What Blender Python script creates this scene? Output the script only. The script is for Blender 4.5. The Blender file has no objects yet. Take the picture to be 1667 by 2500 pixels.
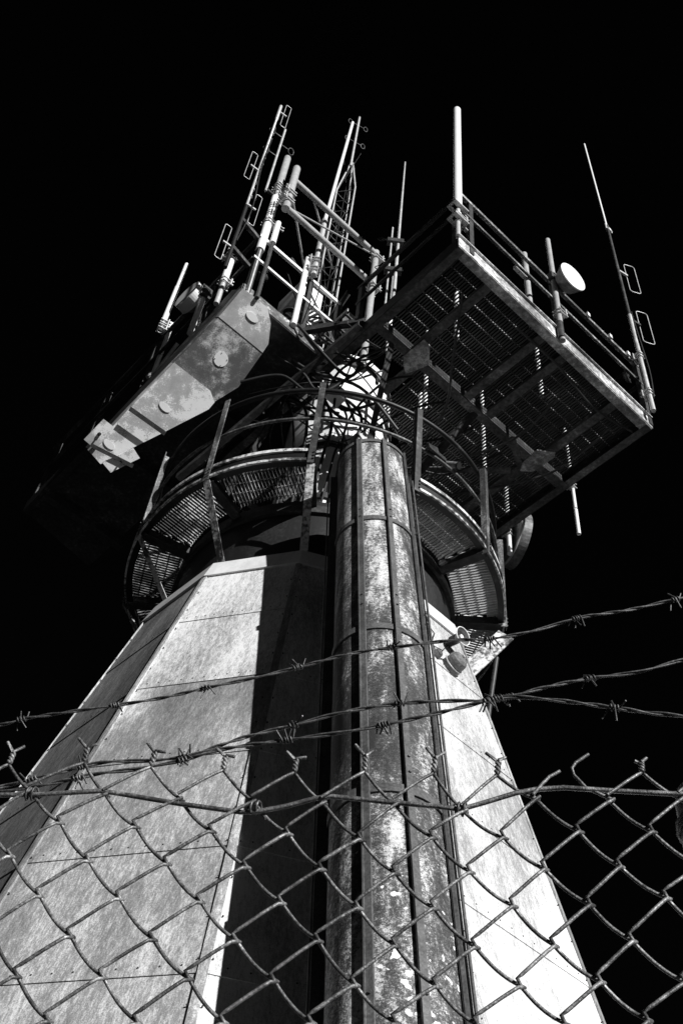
import bpy, math, random
from mathutils import Vector as V, Matrix
random.seed(11)
R = math.radians
scene = bpy.context.scene
COL = scene.collection

# ------------------------------------------------------------------ camera
PITCH, ROLL, AZ, F = 0.88776955, 0.12244744, 0.65192424, 2720.82   # photo is 1667 x 2500
CAM = V((0, 0, 1.6))
_f = V((0, math.cos(PITCH), math.sin(PITCH))); _r0 = V((1, 0, 0)); _u0 = _r0.cross(_f)
_r = math.cos(ROLL) * _r0 + math.sin(ROLL) * _u0
_u = -math.sin(ROLL) * _r0 + math.cos(ROLL) * _u0
cam = bpy.data.objects.new('camera', bpy.data.cameras.new('camera')); COL.objects.link(cam)
cam.matrix_world = Matrix.Translation(CAM) @ Matrix((_r, _u, -_f)).transposed().to_4x4()
cam.data.sensor_fit = 'VERTICAL'; cam.data.sensor_height = 36.0; cam.data.lens = F / 2500 * 36
cam.data.clip_start = 0.02; cam.data.clip_end = 3000
scene.camera = cam

def proj(p):
    d = V(p) - CAM; z = d.dot(_f)
    return 833.5 + F * d.dot(_r) / z, 1250 - F * d.dot(_u) / z
def ray(x, y):
    return (_f * F + _r * (x - 833.5) + _u * (1250 - y)).normalized()
def atz(x, y, z):
    d = ray(x, y); return CAM + d * ((z - 1.6) / d.z)
def onplane(x, y, o, n):
    d = ray(x, y); return CAM + d * ((V(o) - CAM).dot(n) / d.dot(n))
def bis(fn, lo, hi, it=60):
    a = fn(lo)
    for _ in range(it):
        m = (lo + hi) / 2; b = fn(m)
        if (a < 0) == (b < 0): lo, a = m, b
        else: hi = m
    return (lo + hi) / 2
def ztop(p, ypx):                    # height at which the vertical through p meets image row ypx
    return bis(lambda z: proj((p[0], p[1], z))[1] - ypx, 2.0, 30)

AX = V((-.129, 6.577, 0)); DA = V((math.cos(AZ), math.sin(AZ), 0)); DB = V((-math.sin(AZ), math.cos(AZ), 0)); UP = V((0, 0, 1))
def W(a, b, z): return AX + DA * a + DB * b + UP * z
def AB(p): q = V(p) - AX; return q.dot(DA), q.dot(DB)
TH = R(-155.06)
def pol(r, ang, z): return AX + V((r * math.cos(ang), r * math.sin(ang), z))

# ------------------------------------------------------------------ light
SUN_AZ, SUN_EL = R(-54), R(22)
S = V((math.cos(SUN_EL) * math.cos(SUN_AZ), math.cos(SUN_EL) * math.sin(SUN_AZ), math.sin(SUN_EL)))
sl = bpy.data.lights.new('sun', 'SUN'); sl.energy = 4.6; sl.angle = R(0.5); sl.color = (1, 1, 1)
so = bpy.data.objects.new('sun', sl); COL.objects.link(so); so.rotation_euler = S.to_track_quat('Z', 'Y').to_euler()
w = bpy.data.worlds.new('World'); scene.world = w; w.use_nodes = True
nt = w.node_tree; bg = nt.nodes['Background']
sky = nt.nodes.new('ShaderNodeTexSky'); sky.sky_type = 'NISHITA'; sky.sun_disc = False
sky.sun_elevation = SUN_EL; sky.sun_rotation = math.atan2(S.x, S.y)
sep = nt.nodes.new('ShaderNodeSeparateColor')          # black-and-white film behind a deep red filter: blue sky goes black
nt.links.new(sky.outputs[0], sep.inputs[0]); nt.links.new(sep.outputs[0], bg.inputs[0]); bg.inputs[1].default_value = 0.0007
scene.view_settings.view_transform = 'Standard'; scene.view_settings.look = 'None'
scene.view_settings.exposure = 0.52; scene.view_settings.gamma = 1

# ------------------------------------------------------------------ materials
def mat(name, stops, layers, rough=.6, metal=0., bump=0., bscale=60):
    """stops: [(pos, grey)], layers: [(scale xyz, detail, weight)] of noise summed, 0.5-centred"""
    m = bpy.data.materials.new(name); m.use_nodes = True; n = m.node_tree; N = n.nodes; L = n.links
    b = N['Principled BSDF']; b.inputs['Roughness'].default_value = rough; b.inputs['Metallic'].default_value = metal
    b.inputs['Specular IOR Level'].default_value = .35
    tc = N.new('ShaderNodeTexCoord'); acc = None
    for sc, det, wt in layers:
        mp = N.new('ShaderNodeMapping'); mp.inputs['Scale'].default_value = sc if isinstance(sc, tuple) else (sc,) * 3
        mp.inputs['Location'].default_value = (random.uniform(0, 9),) * 3
        no = N.new('ShaderNodeTexNoise'); no.inputs['Scale'].default_value = 1; no.inputs['Detail'].default_value = det
        no.inputs['Roughness'].default_value = .62
        L.new(tc.outputs['Object'], mp.inputs[0]); L.new(mp.outputs[0], no.inputs['Vector'])
        ma = N.new('ShaderNodeMath'); ma.operation = 'MULTIPLY_ADD'; ma.inputs[1].default_value = wt
        ma.inputs[2].default_value = .5 - wt / 2 if acc is None else 0
        if acc is None: L.new(no.outputs['Fac'], ma.inputs[0])
        else:
            sb = N.new('ShaderNodeMath'); sb.operation = 'SUBTRACT'; sb.inputs[1].default_value = .5
            L.new(no.outputs['Fac'], sb.inputs[0]); L.new(sb.outputs[0], ma.inputs[0]); L.new(acc, ma.inputs[2])
        acc = ma.outputs[0]
    if acc is not None:
        cr = N.new('ShaderNodeValToRGB'); e = cr.color_ramp.elements
        e[0].position, e[1].position = stops[0][0], stops[-1][0]
        for i in (0, -1): e[i].color = (stops[i][1],) * 3 + (1,)
        for p, g in stops[1:-1]:
            x = e.new(p); x.color = (g, g, g, 1)
        L.new(acc, cr.inputs[0]); L.new(cr.outputs[0], b.inputs['Base Color'])
        m['ramp'] = cr.name
    else:
        b.inputs['Base Color'].default_value = (stops[0][1],) * 3 + (1,)
    if bump:
        no = N.new('ShaderNodeTexNoise'); no.inputs['Scale'].default_value = bscale; no.inputs['Detail'].default_value = 5
        L.new(tc.outputs['Object'], no.inputs['Vector'])
        bp = N.new('ShaderNodeBump'); bp.inputs['Strength'].default_value = bump; bp.inputs['Distance'].default_value = .004
        L.new(no.outputs['Fac'], bp.inputs['Height']); L.new(bp.outputs[0], b.inputs['Normal'])
    return m

def spots(m, scale, lo, hi, grey, zmax):
    """pale round lichen spots, more of them near the ground"""
    n = m.node_tree; N = n.nodes; L = n.links; b = N['Principled BSDF']
    src = b.inputs['Base Color'].links[0].from_socket
    tc = N.new('ShaderNodeTexCoord')
    vo = N.new('ShaderNodeTexVoronoi'); vo.inputs['Scale'].default_value = scale
    nd_ = N.new('ShaderNodeTexNoise'); nd_.inputs['Scale'].default_value = 16; nd_.inputs['Detail'].default_value = 3
    L.new(tc.outputs['Object'], nd_.inputs['Vector'])
    vm = N.new('ShaderNodeVectorMath'); vm.operation = 'MULTIPLY_ADD'; vm.inputs[1].default_value = (.09, .09, .09)
    L.new(nd_.outputs['Color'], vm.inputs[0]); L.new(tc.outputs['Object'], vm.inputs[2]); L.new(vm.outputs[0], vo.inputs['Vector'])
    no = N.new('ShaderNodeTexNoise'); no.inputs['Scale'].default_value = 7; no.inputs['Detail'].default_value = 4
    L.new(tc.outputs['Object'], no.inputs['Vector'])
    sx = N.new('ShaderNodeSeparateXYZ'); L.new(tc.outputs['Object'], sx.inputs[0])
    mr = N.new('ShaderNodeMapRange'); mr.inputs[1].default_value = zmax; mr.inputs[2].default_value = zmax - 2.2
    mr.inputs[3].default_value = 0; mr.inputs[4].default_value = 1; L.new(sx.outputs[2], mr.inputs[0])
    mu = N.new('ShaderNodeMath'); mu.operation = 'MULTIPLY'; L.new(no.outputs['Fac'], mu.inputs[0]); L.new(mr.outputs[0], mu.inputs[1])
    wn = N.new('ShaderNodeMath'); wn.operation = 'MULTIPLY'; L.new(mu.outputs[0], wn.inputs[0])
    sc2 = N.new('ShaderNodeSeparateColor'); L.new(vo.outputs['Color'], sc2.inputs[0]); L.new(sc2.outputs[0], wn.inputs[1])
    th = N.new('ShaderNodeMath'); th.operation = 'MULTIPLY'; th.inputs[1].default_value = 1.0; L.new(wn.outputs[0], th.inputs[0])
    lt = N.new('ShaderNodeMath'); lt.operation = 'LESS_THAN'; L.new(vo.outputs['Distance'], lt.inputs[0]); L.new(th.outputs[0], lt.inputs[1])
    mx = N.new('ShaderNodeMix'); mx.data_type = 'RGBA'; mx.inputs[7].default_value = (grey,) * 3 + (1,)
    L.new(lt.outputs[0], mx.inputs[0]); L.new(src, mx.inputs[6]); L.new(mx.outputs[2], b.inputs['Base Color'])

STREAK = [((.75, .75, .42), 4, 1.15), ((4.5, 4.5, .4), 6, .5), ((38, 38, 1.5), 5, .5), ((110, 110, 9), 4, .55), (170, 2, .55)]
M = {}
M['panel_grey'] = mat('weathered_grey_paint', [(.24, .12), (.40, .21), (.52, .30), (.63, .50), (.78, .76)], STREAK, .62, bump=.25)
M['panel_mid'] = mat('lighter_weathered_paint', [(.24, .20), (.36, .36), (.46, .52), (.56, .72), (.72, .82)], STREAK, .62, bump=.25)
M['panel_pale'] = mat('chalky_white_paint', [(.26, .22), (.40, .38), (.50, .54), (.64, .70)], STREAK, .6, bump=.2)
M['panel_dull'] = mat('dull_streaked_paint', [(.28, .08), (.46, .18), (.58, .28), (.75, .46)], STREAK, .62, bump=.25)
M['flash'] = mat('pale_flashing', [(.3, .5), (.6, .72)], [((6, 6, 3), 4, .8), (60, 3, .3)], .5)
M['duct'] = mat('rusted_galvanised_sheet', [(.34, .03), (.50, .075), (.575, .17), (.645, .42), (.78, .68)],
                [((1.5, 1.5, .55), 6, 1.05), ((15, 15, .9), 6, .8), (60, 4, .6), (190, 2, .5)], .6, bump=.45, bscale=140)
spots(M['duct'], 22, 0, 1, .74, 5.0)
M['strap'] = mat('dark_steel_strap', [(.35, .05), (.6, .12), (.75, .22)], [(9, 4, .6), (80, 3, .6)], .55, bump=.2)
M['steel'] = mat('dark_rusted_steel', [(.34, .012), (.54, .035), (.64, .07), (.74, .16)], [(3, 5, .8), (26, 4, .7)], .65, bump=.25)
M['fascia'] = mat('peeling_painted_steel', [(.34, .12), (.47, .26), (.56, .42), (.64, .75)], [((2.2, 2.2, 5), 6, .9), (24, 5, .7), (110, 2, .35)], .55, bump=.3)
M['railst'] = mat('worn_painted_steel', [(.36, .05), (.52, .13), (.60, .30), (.70, .62)], [(5, 5, .9), (40, 3, .6)], .5, bump=.15)
M['flange'] = mat('sunlit_flaking_paint', [(.36, .04), (.46, .20), (.54, .60), (.66, .78)], [(4, 5, .9), (30, 4, .7)], .55, bump=.2)  # pale tone carries sunlight on ring flanges, struts and bracket plate
M['post'] = mat('grey_rusty_post', [(.34, .03), (.52, .09), (.62, .20), (.72, .34)], [((9, 9, 3), 5, .9), (50, 3, .6)], .55, bump=.2)
M['white'] = mat('white_fibreglass', [(.35, .74), (.65, .84)], [(9, 3, .6)], .4)
M['greytube'] = mat('grey_fibreglass', [(.35, .26), (.65, .40)], [(14, 4, .7), (160, 2, .9)], .6)
M['alu'] = mat('dull_aluminium', [(.35, .42), (.65, .66)], [(16, 4, .8), (120, 2, .5)], .42, .35)
M['trunk'] = mat('white_trunk_paint', [(.3, .50), (.46, .70), (.6, .78)], [((3, 3, 1.4), 5, .9), (45, 3, .4)], .55)
M['neck'] = mat('near_black_neck', [(.3, .006), (.5, .010), (.66, .025)], [((3, 3, 1.2), 5, .9), (45, 3, .5)], .6)  # near-black tone over the whole neck
M['grate'] = mat('galvanised_grating', [(.35, .22), (.65, .5)], [(12, 4, .8)], .5, .3)
M['black'] = mat('black_rubber', [(.4, .008), (.6, .016)], [(20, 2, .6)], .6)
M['black_shade'] = mat('black_and_shade_steel', [(.4, .006), (.6, .012), (.72, .05)], [(6, 4, .9), (60, 2, .5)], .5)  # black tone; stands in for shade on web, side rails, lower mast
M['deckbar'] = mat('dark_grating_bar', [(.4, .02), (.6, .05)], [(12, 4, .8)], .6)
M['under'] = mat('chalky_rusty_flange', [(.36, .04), (.5, .09), (.62, .15), (.72, .30)], [(3, 5, .9), (30, 4, .7)], .65, bump=.25)
M['rod'] = mat('broken_shade_rod', [(.40, .02), (.50, .10), (.58, .55), (.7, .75)], [(2.6, 3, 1.3), (30, 2, .4)], .5, .3)  # dark patches imitate shade broken over the rods
M['ringbar'] = mat('patchy_grating_bar', [(.42, .03), (.52, .14), (.62, .42)], [(3.2, 3, 1.2), (30, 2, .5)], .55, .2)
M['dark'] = mat('dark_enamel_and_shadow', [(.4, .03), (.6, .06)], [(8, 4, .8), (60, 2, .5)], .5, bump=.1)
M['wire'] = mat('galvanised_fence_wire', [(.36, .06), (.50, .14), (.60, .22), (.70, .36)], [(38, 4, 1.0), (420, 2, .7)], .5, .45, bump=.2, bscale=700)
M['barbed'] = mat('aged_barbed_wire', [(.36, .045), (.55, .11), (.7, .24)], [(70, 4, .9), (500, 2, .6)], .5, .5)
M['galv'] = mat('galvanised_post', [(.36, .16), (.6, .34)], [(18, 4, .8), (200, 2, .6)], .5, .4)
M['bell'] = mat('faded_enamel', [(.35, .09), (.55, .17), (.7, .28)], [(22, 4, .9), (120, 2, .5)], .38)
M['ground'] = mat('bare_gravel_ground', [(.35, .014), (.65, .034)], [(.7, 8, .9), (14, 6, .8)], .95)
M['seg_grey'] = mat('grey_peeling_panel', [(.30, .34), (.50, .46), (.565, .54), (.60, .84), (.8, .88)], [(1.7, 4, 1.2), (11, 5, .5), (90, 3, .35)], .6, bump=.2)
M['seg_rust'] = mat('rust_stained_panel', [(.36, .09), (.46, .15), (.54, .38), (.66, .62)], [(1.9, 5, 1.2), (13, 5, .6), (100, 3, .4)], .62, bump=.25)

# ------------------------------------------------------------------ mesh builder
class MB:
    def __init__(s): s.v = []; s.f = []; s.mi = []; s.sm = []
    def add(s, vs, fs, mi=0, sm=False):
        o = len(s.v); s.v += [V(p) for p in vs]; s.f += [tuple(i + o for i in f) for f in fs]
        s.mi += [mi] * len(fs); s.sm += [sm] * len(fs); return s
    def box(s, c, x, y, z, mi=0):
        c, x, y, z = V(c), V(x), V(y), V(z)
        vs = [c + x * i + y * j + z * k for i in (-1, 1) for j in (-1, 1) for k in (-1, 1)]
        fs = [(0, 1, 3, 2), (4, 6, 7, 5), (0, 4, 5, 1), (2, 3, 7, 6), (0, 2, 6, 4), (1, 5, 7, 3)]
        return s.add(vs, fs, mi)
    def bar(s, p0, p1, w, h, up=UP, mi=0):          # rectangular bar, w sideways, h along up
        p0, p1 = V(p0), V(p1); d = (p1 - p0); l = d.length; d.normalize()
        sd = d.cross(V(up)); sd = sd.normalized() if sd.length > 1e-4 else d.orthogonal().normalized()
        u2 = sd.cross(d)
        return s.box((p0 + p1) / 2, d * l / 2, sd * w / 2, u2 * h / 2, mi)
    def angle(s, p0, p1, w, t, n1, n2):              # L section, flanges along n1 and n2
        p0, p1, n1, n2 = V(p0), V(p1), V(n1), V(n2); d = (p1 - p0); 
        prof = [n1 * 0 + n2 * 0, n1 * w, n1 * w + n2 * t, n1 * t + n2 * t, n1 * t + n2 * w, n2 * w]
        vs = [p0 + q for q in prof] + [p1 + q for q in prof]
        fs = [(i, (i + 1) % 6, 6 + (i + 1) % 6, 6 + i) for i in range(6)] + [(0, 1, 2, 3), (0, 3, 4, 5), (6, 9, 8, 7), (6, 11, 10, 9)]
        return s.add(vs, fs)
    def tube(s, pts, r, n=8, cap=True, sm=True, closed=False):
        pts = [V(p) for p in pts]; k = len(pts); rs = r if isinstance(r, (list, tuple)) else [r] * k
        vs = []; up = None
        for i, p in enumerate(pts):
            if closed: t = pts[(i + 1) % k] - pts[i - 1]
            else: t = pts[min(i + 1, k - 1)] - pts[max(i - 1, 0)]
            if t.length < 1e-9: t = V((0, 0, 1))
            t.normalize()
            if up is None: up = t.orthogonal().normalized()
            else:
                up = up - t * up.dot(t); up = up.normalized() if up.length > 1e-6 else t.orthogonal().normalized()
            b = t.cross(up)
            vs += [p + (up * math.cos(2 * math.pi * j / n) + b * math.sin(2 * math.pi * j / n)) * rs[i] for j in range(n)]
        fs = []
        for i in range(k if closed else k - 1):
            i2 = (i + 1) % k
            fs += [(i * n + j, i * n + (j + 1) % n, i2 * n + (j + 1) % n, i2 * n + j) for j in range(n)]
        s.add(vs, fs, 0, sm)
        if cap and not closed:
            s.add(vs[:n], [tuple(range(n))[::-1]]); s.add(vs[-n:], [tuple(range(n))])
        return s
    def rod(s, p0, p1, r, n=10, r1=None): return s.tube([p0, p1], [r, r if r1 is None else r1], n)
    def domed(s, p0, p1, r, n=12):                  # tube with a rounded far end
        p0, p1 = V(p0), V(p1); d = (p1 - p0).normalized(); q = p1 - d * r
        return s.tube([p0, q] + [q + d * r * math.sin(a) for a in (R(30), R(60), R(85))], [r, r] + [r * math.cos(a) for a in (R(30), R(60), R(85))], n)
    def prism(s, poly, ext, mi=0):
        poly = [V(p) for p in poly]; e = V(ext); n = len(poly)
        s.add(poly + [p + e for p in poly], [tuple(range(n))[::-1], tuple(range(n, 2 * n))] + [(i, (i + 1) % n, n + (i + 1) % n, n + i) for i in range(n)], mi)
        return s
    def disc(s, c, nrm, r, th, n=28, rb=None, asp=1., xd=None):
        c, nrm = V(c), V(nrm).normalized(); x = V(xd).normalized() if xd is not None else nrm.orthogonal().normalized(); y = nrm.cross(x) * asp
        ring = lambda rr, o: [c + nrm * o + (x * math.cos(2 * math.pi * i / n) + y * math.sin(2 * math.pi * i / n)) * rr for i in range(n)]
        vs = ring(r if rb is None else rb, 0) + ring(r, th)
        return s.add(vs, [tuple(range(n))[::-1], tuple(range(n, 2 * n))] + [(i, (i + 1) % n, n + (i + 1) % n, n + i) for i in range(n)])
    def build(s, name, m, parent=None, origin=None):
        me = bpy.data.meshes.new(name)
        o0 = V(origin) if origin is not None else (V(parent['o']) if parent is not None else V((0, 0, 0)))
        me.from_pydata([p - o0 for p in s.v], [], s.f); me.update()
        ms = m if isinstance(m, list) else [m]
        for x in ms: me.materials.append(M[x])
        me.polygons.foreach_set('material_index', s.mi); me.polygons.foreach_set('use_smooth', s.sm)
        import bmesh
        bm = bmesh.new(); bm.from_mesh(me); bmesh.ops.recalc_face_normals(bm, faces=bm.faces); bm.to_mesh(me); bm.free()
        ob = bpy.data.objects.new(name, me); COL.objects.link(ob)
        if parent is not None: ob.parent = parent
        else: ob.location = o0
        ob['o'] = tuple(o0)
        return ob

def thing(name, label, cat, loc, group=None):
    o = bpy.data.objects.new(name, None); COL.objects.link(o); o.location = V(loc); o.empty_display_size = .1
    o['label'] = label; o['category'] = cat; o['o'] = tuple(V(loc))
    if group: o['group'] = group
    return o
def tag(o, label, cat, group=None):
    o['label'] = label; o['category'] = cat
    if group: o['group'] = group
    return o

# ------------------------------------------------------------------ ground
g = MB(); rings = [0, 2, 5, 12, 30, 80, 220, 600]
vs = [V((0, 6, 0))]; NS = 40
for r in rings[1:]:
    for i in range(NS):
        a = 2 * math.pi * i / NS
        vs.append(V((r * math.cos(a), 6 + r * math.sin(a), (random.uniform(-.04, .02) if r > 5 else 0) - max(0, r - 30) * .12)))
fs = [(0, 1 + i, 1 + (i + 1) % NS) for i in range(NS)]
for k in range(len(rings) - 2):
    b = 1 + k * NS
    fs += [(b + i, b + NS + i, b + NS + (i + 1) % NS, b + (i + 1) % NS) for i in range(NS)]
g.add(vs, fs, 0, True); go = g.build('ground', 'ground'); go['kind'] = 'structure'

# ------------------------------------------------------------------ tower
H1, R1, SL = 7.6, 1.301, .2586
def cr(k, z, off=0.): 
    return pol((R1 + (H1 - z) * SL) + off, TH + k * math.pi / 6, z)
tower = thing('radio_tower', 'tapered twelve-sided tower clad in weathered riveted metal sheets', 'tower', AX)
wall = MB()
LV = [0, 1.6, 2.4, 3.15, 3.91, 4.64, 5.35, 6.07, 6.82, 7.5]
FM = {0: 2, 1: 0, 2: 1, 3: 1, 4: 1}  # paint tone set per facet: pale, grey and dull
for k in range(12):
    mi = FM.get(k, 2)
    for i in range(len(LV) - 1):
        z0, z1 = LV[i] - (.03 if i else 0), LV[i + 1]
        # each course laps 30 mm over the one below, 4 mm proud at its lower edge
        q = [cr(k, z0, .006), cr(k + 1, z0, .006), cr(k + 1, z1, 0), cr(k, z1, 0)]
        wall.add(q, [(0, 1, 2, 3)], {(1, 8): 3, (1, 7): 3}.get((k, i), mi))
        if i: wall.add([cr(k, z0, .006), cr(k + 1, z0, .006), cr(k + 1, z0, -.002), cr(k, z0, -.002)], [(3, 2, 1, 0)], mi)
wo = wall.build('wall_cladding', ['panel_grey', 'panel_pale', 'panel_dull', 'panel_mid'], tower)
fl = MB()
for k in range(12):
    a, b = cr(k, 7.40, .02), cr(k + 1, 7.40, .02); c, d = cr(k + 1, 7.6, .006), cr(k, 7.6, .006)
    fl.add([a, b, c, d], [(0, 1, 2, 3)]); fl.add([d, c, pol(1.10, TH + (k + 1) * math.pi / 6, 7.63), pol(1.10, TH + k * math.pi / 6, 7.63)], [(0, 1, 2, 3)])
    fl.add([a, b, cr(k + 1, 7.40, -.004), cr(k, 7.40, -.004)], [(3, 2, 1, 0)])
fl.build('rim_flashing', 'flash', tower)
ba = MB()
for k in range(12):                                # corner battens along every edge
    for sgn in (-1, 1):
        p0, p1 = cr(k, 0, .008), cr(k, 7.39, .008)
        q0, q1 = cr(k + sgn, 0, .008), cr(k + sgn, 7.39, .008)
        t0 = (q0 - p0).normalized() * .022; t1 = (q1 - p1).normalized() * .022
        nrm = V((p0.x - AX.x, p0.y - AX.y, 0)).normalized() * .006
        ba.add([p0 + nrm * .4, p0 + t0 + nrm, p1 + t1 + nrm, p1 + nrm * .4], [(0, 1, 2, 3)])
        ba.add([p0 + t0 + nrm, p0 + t0 - nrm, p1 + t1 - nrm, p1 + t1 + nrm], [(0, 1, 2, 3)])
ba.build('corner_batten', 'panel_grey', tower)
rv = MB()
for k in (-1, 0, 1, 2, 3, 4):
    am = TH + (k + .5) * math.pi / 6; nr = V((math.cos(am), math.sin(am), SL)).normalized()
    for z in LV[1:-1]:
        for j in range(1, 12):
            t = j / 12; p = cr(k, z + .012, .004) * (1 - t) + cr(k + 1, z + .012, .004) * t
            rv.disc(p, nr, .0045, .004, 6)
    for i in range(30):
        z = .5 + i * .23
        for e, kk in ((.045, k), (-.045, k + 1)):
            p = cr(kk, z, .004); q = cr(k + (1 if kk == k else 0), z, .004); p = p + (q - p).normalized() * .03
            rv.disc(p, nr, .004, .009, 6)
rv.build('rivets', 'steel', tower)['kind'] = 'stuff'
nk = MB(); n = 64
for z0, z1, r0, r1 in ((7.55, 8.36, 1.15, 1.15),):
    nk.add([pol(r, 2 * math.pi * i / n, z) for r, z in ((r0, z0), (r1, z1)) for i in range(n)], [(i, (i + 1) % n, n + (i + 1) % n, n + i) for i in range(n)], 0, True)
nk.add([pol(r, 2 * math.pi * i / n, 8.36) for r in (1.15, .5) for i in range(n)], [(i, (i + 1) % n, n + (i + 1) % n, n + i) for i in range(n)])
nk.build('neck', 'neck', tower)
for z, r, h in ((7.66, 1.175, .06), (8.2, 1.18, .08)):
    cl = MB()
    for i in range(n):
        a0, a1 = 2 * math.pi * i / n, 2 * math.pi * (i + 1) / n
        cl.add([pol(r, a0, z), pol(r, a1, z), pol(r, a1, z + h), pol(r, a0, z + h), pol(1.14, a0, z), pol(1.14, a1, z), pol(1.14, a1, z + h), pol(1.14, a0, z + h)],
               [(0, 1, 2, 3), (0, 4, 5, 1), (3, 2, 6, 7)])
    cl.build('neck_collar', 'steel', tower)
tk = MB(); n = 12; prof = [(8.37, .56), (11.7, .50), (11.76, .0)]
for (z0, r0), (z1, r1) in zip(prof, prof[1:]):
    tk.add([pol(r, TH + 2 * math.pi * i / n, z) for r, z in ((r0, z0), (r1, z1)) for i in range(n)], [(i, (i + 1) % n, n + (i + 1) % n, n + i) for i in range(n)])
tk.build('trunk', 'trunk', tower)
for z in (9.2, 10.0, 10.9, 11.5):
    r = .56 - (z - 8.37) * .018 + .012; tb = MB()
    for i in range(12):
        p, q = pol(r, TH + i * math.pi / 6, z), pol(r, TH + (i + 1) * math.pi / 6, z); tb.bar(p, q, .03, .07)
    tb.build('trunk_band', 'steel', tower)

# ------------------------------------------------------------------ half-round duct up the front
AXPX = [(1130, 907), (1400, 917), (2000, 943), (2480, 966), (3600, 1014)]
def axpx(y):
    for (y0, x0), (y1, x1) in zip(AXPX, AXPX[1:]):
        if y <= y1 or y1 == 3600: return x0 + (x1 - x0) * (y - y0) / (y1 - y0)
def ductc(z):
    y = 3.83 + .249 * (z - 4)
    def fn(x):
        px, py = proj((x, y, z)); return px - axpx(py)
    return V((bis(fn, -2, 3), y, z))
C0, C1 = ductc(3.2), ductc(8.16)
dax = (C1 - C0).normalized()
C0 = C0 - dax * 3.3
dn = V((math.cos(R(-91)), math.sin(R(-91)), 0)); dt = V((-dn.y, dn.x, 0)); DR = .243
dn2 = (dn - dax * dn.dot(dax)).normalized(); dt2 = dax.cross(dn2) * -1
if dt2.dot(dt) < 0: dt2 = -dt2
def dpt(z, ang, r=DR):                              # ang measured from the outward direction
    c = C0 + dax * ((z - C0.z) / dax.z); return c + dn2 * r * .84 * math.cos(ang) + dt2 * r * math.sin(ang)
duct = thing('cable_duct', 'tall half-round rusty sheet metal duct climbing the front of the tower', 'duct', (C0.x, C0.y, 0))
ZT = 8.16
STR = [R(a) for a in (-25, 16, 62)]
dz = [.15] + [ .15 + (ZT - .15) * i / 24 for i in range(1, 25)]
for a0, a1 in zip([R(-90)] + STR, STR + [R(90)]):   # one curved sheet between each pair of straps
    sh = MB(); aa = [a0 + (a1 - a0) * i / 6 for i in range(7)]
    vs = [dpt(z, a) for z in dz for a in aa]
    sh.add(vs, [(i * 7 + j, i * 7 + j + 1, i * 7 + j + 8, i * 7 + j + 7) for i in range(24) for j in range(6)], 0, True)
    sh.build('duct_sheet', 'duct', duct)
for sg in (-1, 1):                                  # straight cheeks back to the wall, with a flange
    ch = MB()
    for z0, z1 in zip(dz, dz[1:]):
        p, q = dpt(z0, sg * R(90)), dpt(z1, sg * R(90))
        ch.add([p, p - dn2 * .42, q - dn2 * .42, q], [(0, 1, 2, 3)])
    ch.build('duct_cheek', 'duct', duct)
    fg = MB(); p, q = dpt(.15, sg * R(90)), dpt(ZT - .05, sg * R(90))
    p, q = p + dt2 * sg * .022 - dn2 * .10, q + dt2 * sg * .022 - dn2 * .10
    fg.bar(p, q, .052, .012, dn2); fg.bar(p + dt2 * sg * .028 + dn2 * .012, q + dt2 * sg * .04 + dn2 * .012, .008, .03, dn2)
    fg.build('side_flange', 'strap', duct)
for a in STR:
    st = MB(); p, q = dpt(.15, a, DR + .012), dpt(ZT, a, DR + .012)
    rad = (p - dpt(.15, a, 0)).normalized(); side = dax.cross(rad)
    st.bar(p, q, .031, .013, rad); st.bar(p + rad * .006 - side * .015, q + rad * .006 - side * .015, .006, .015, rad)
    for hz in (7.0, 6.9, 5.95, 5.85, 4.6, 4.5, 3.4):
        b = dpt(hz, a, DR + .02) + side * .004; st.disc(b, rad, .007, .007, 6)
    st.build('duct_strap', 'strap', duct)
HZ = [bis(lambda z: proj(dpt(z, 0))[1] - y, .3, 8.2) for y in (1265, 1530, 1925)]
for z in HZ + [HZ[-1] - (HZ[0] - HZ[1]) * .95, ZT - .03]:
    hp = MB(); pts = [dpt(z, R(-90 + i * 7.5), DR + .008) for i in range(25)]
    for p, q in zip(pts, pts[1:]):
        hp.bar(p, q, .006, .05, dax)
    hp.build('duct_hoop', 'strap', duct)
tc_ = MB(); aa = [R(-90 + i * 7.5) for i in range(25)]
tc_.add([dpt(ZT, a, DR + .01) for a in aa] + [dpt(ZT, R(90), DR) - dn2 * .42, dpt(ZT, R(-90), DR) - dn2 * .42], [tuple(range(27))])
tc_.build('duct_cap', 'strap', duct)

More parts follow.
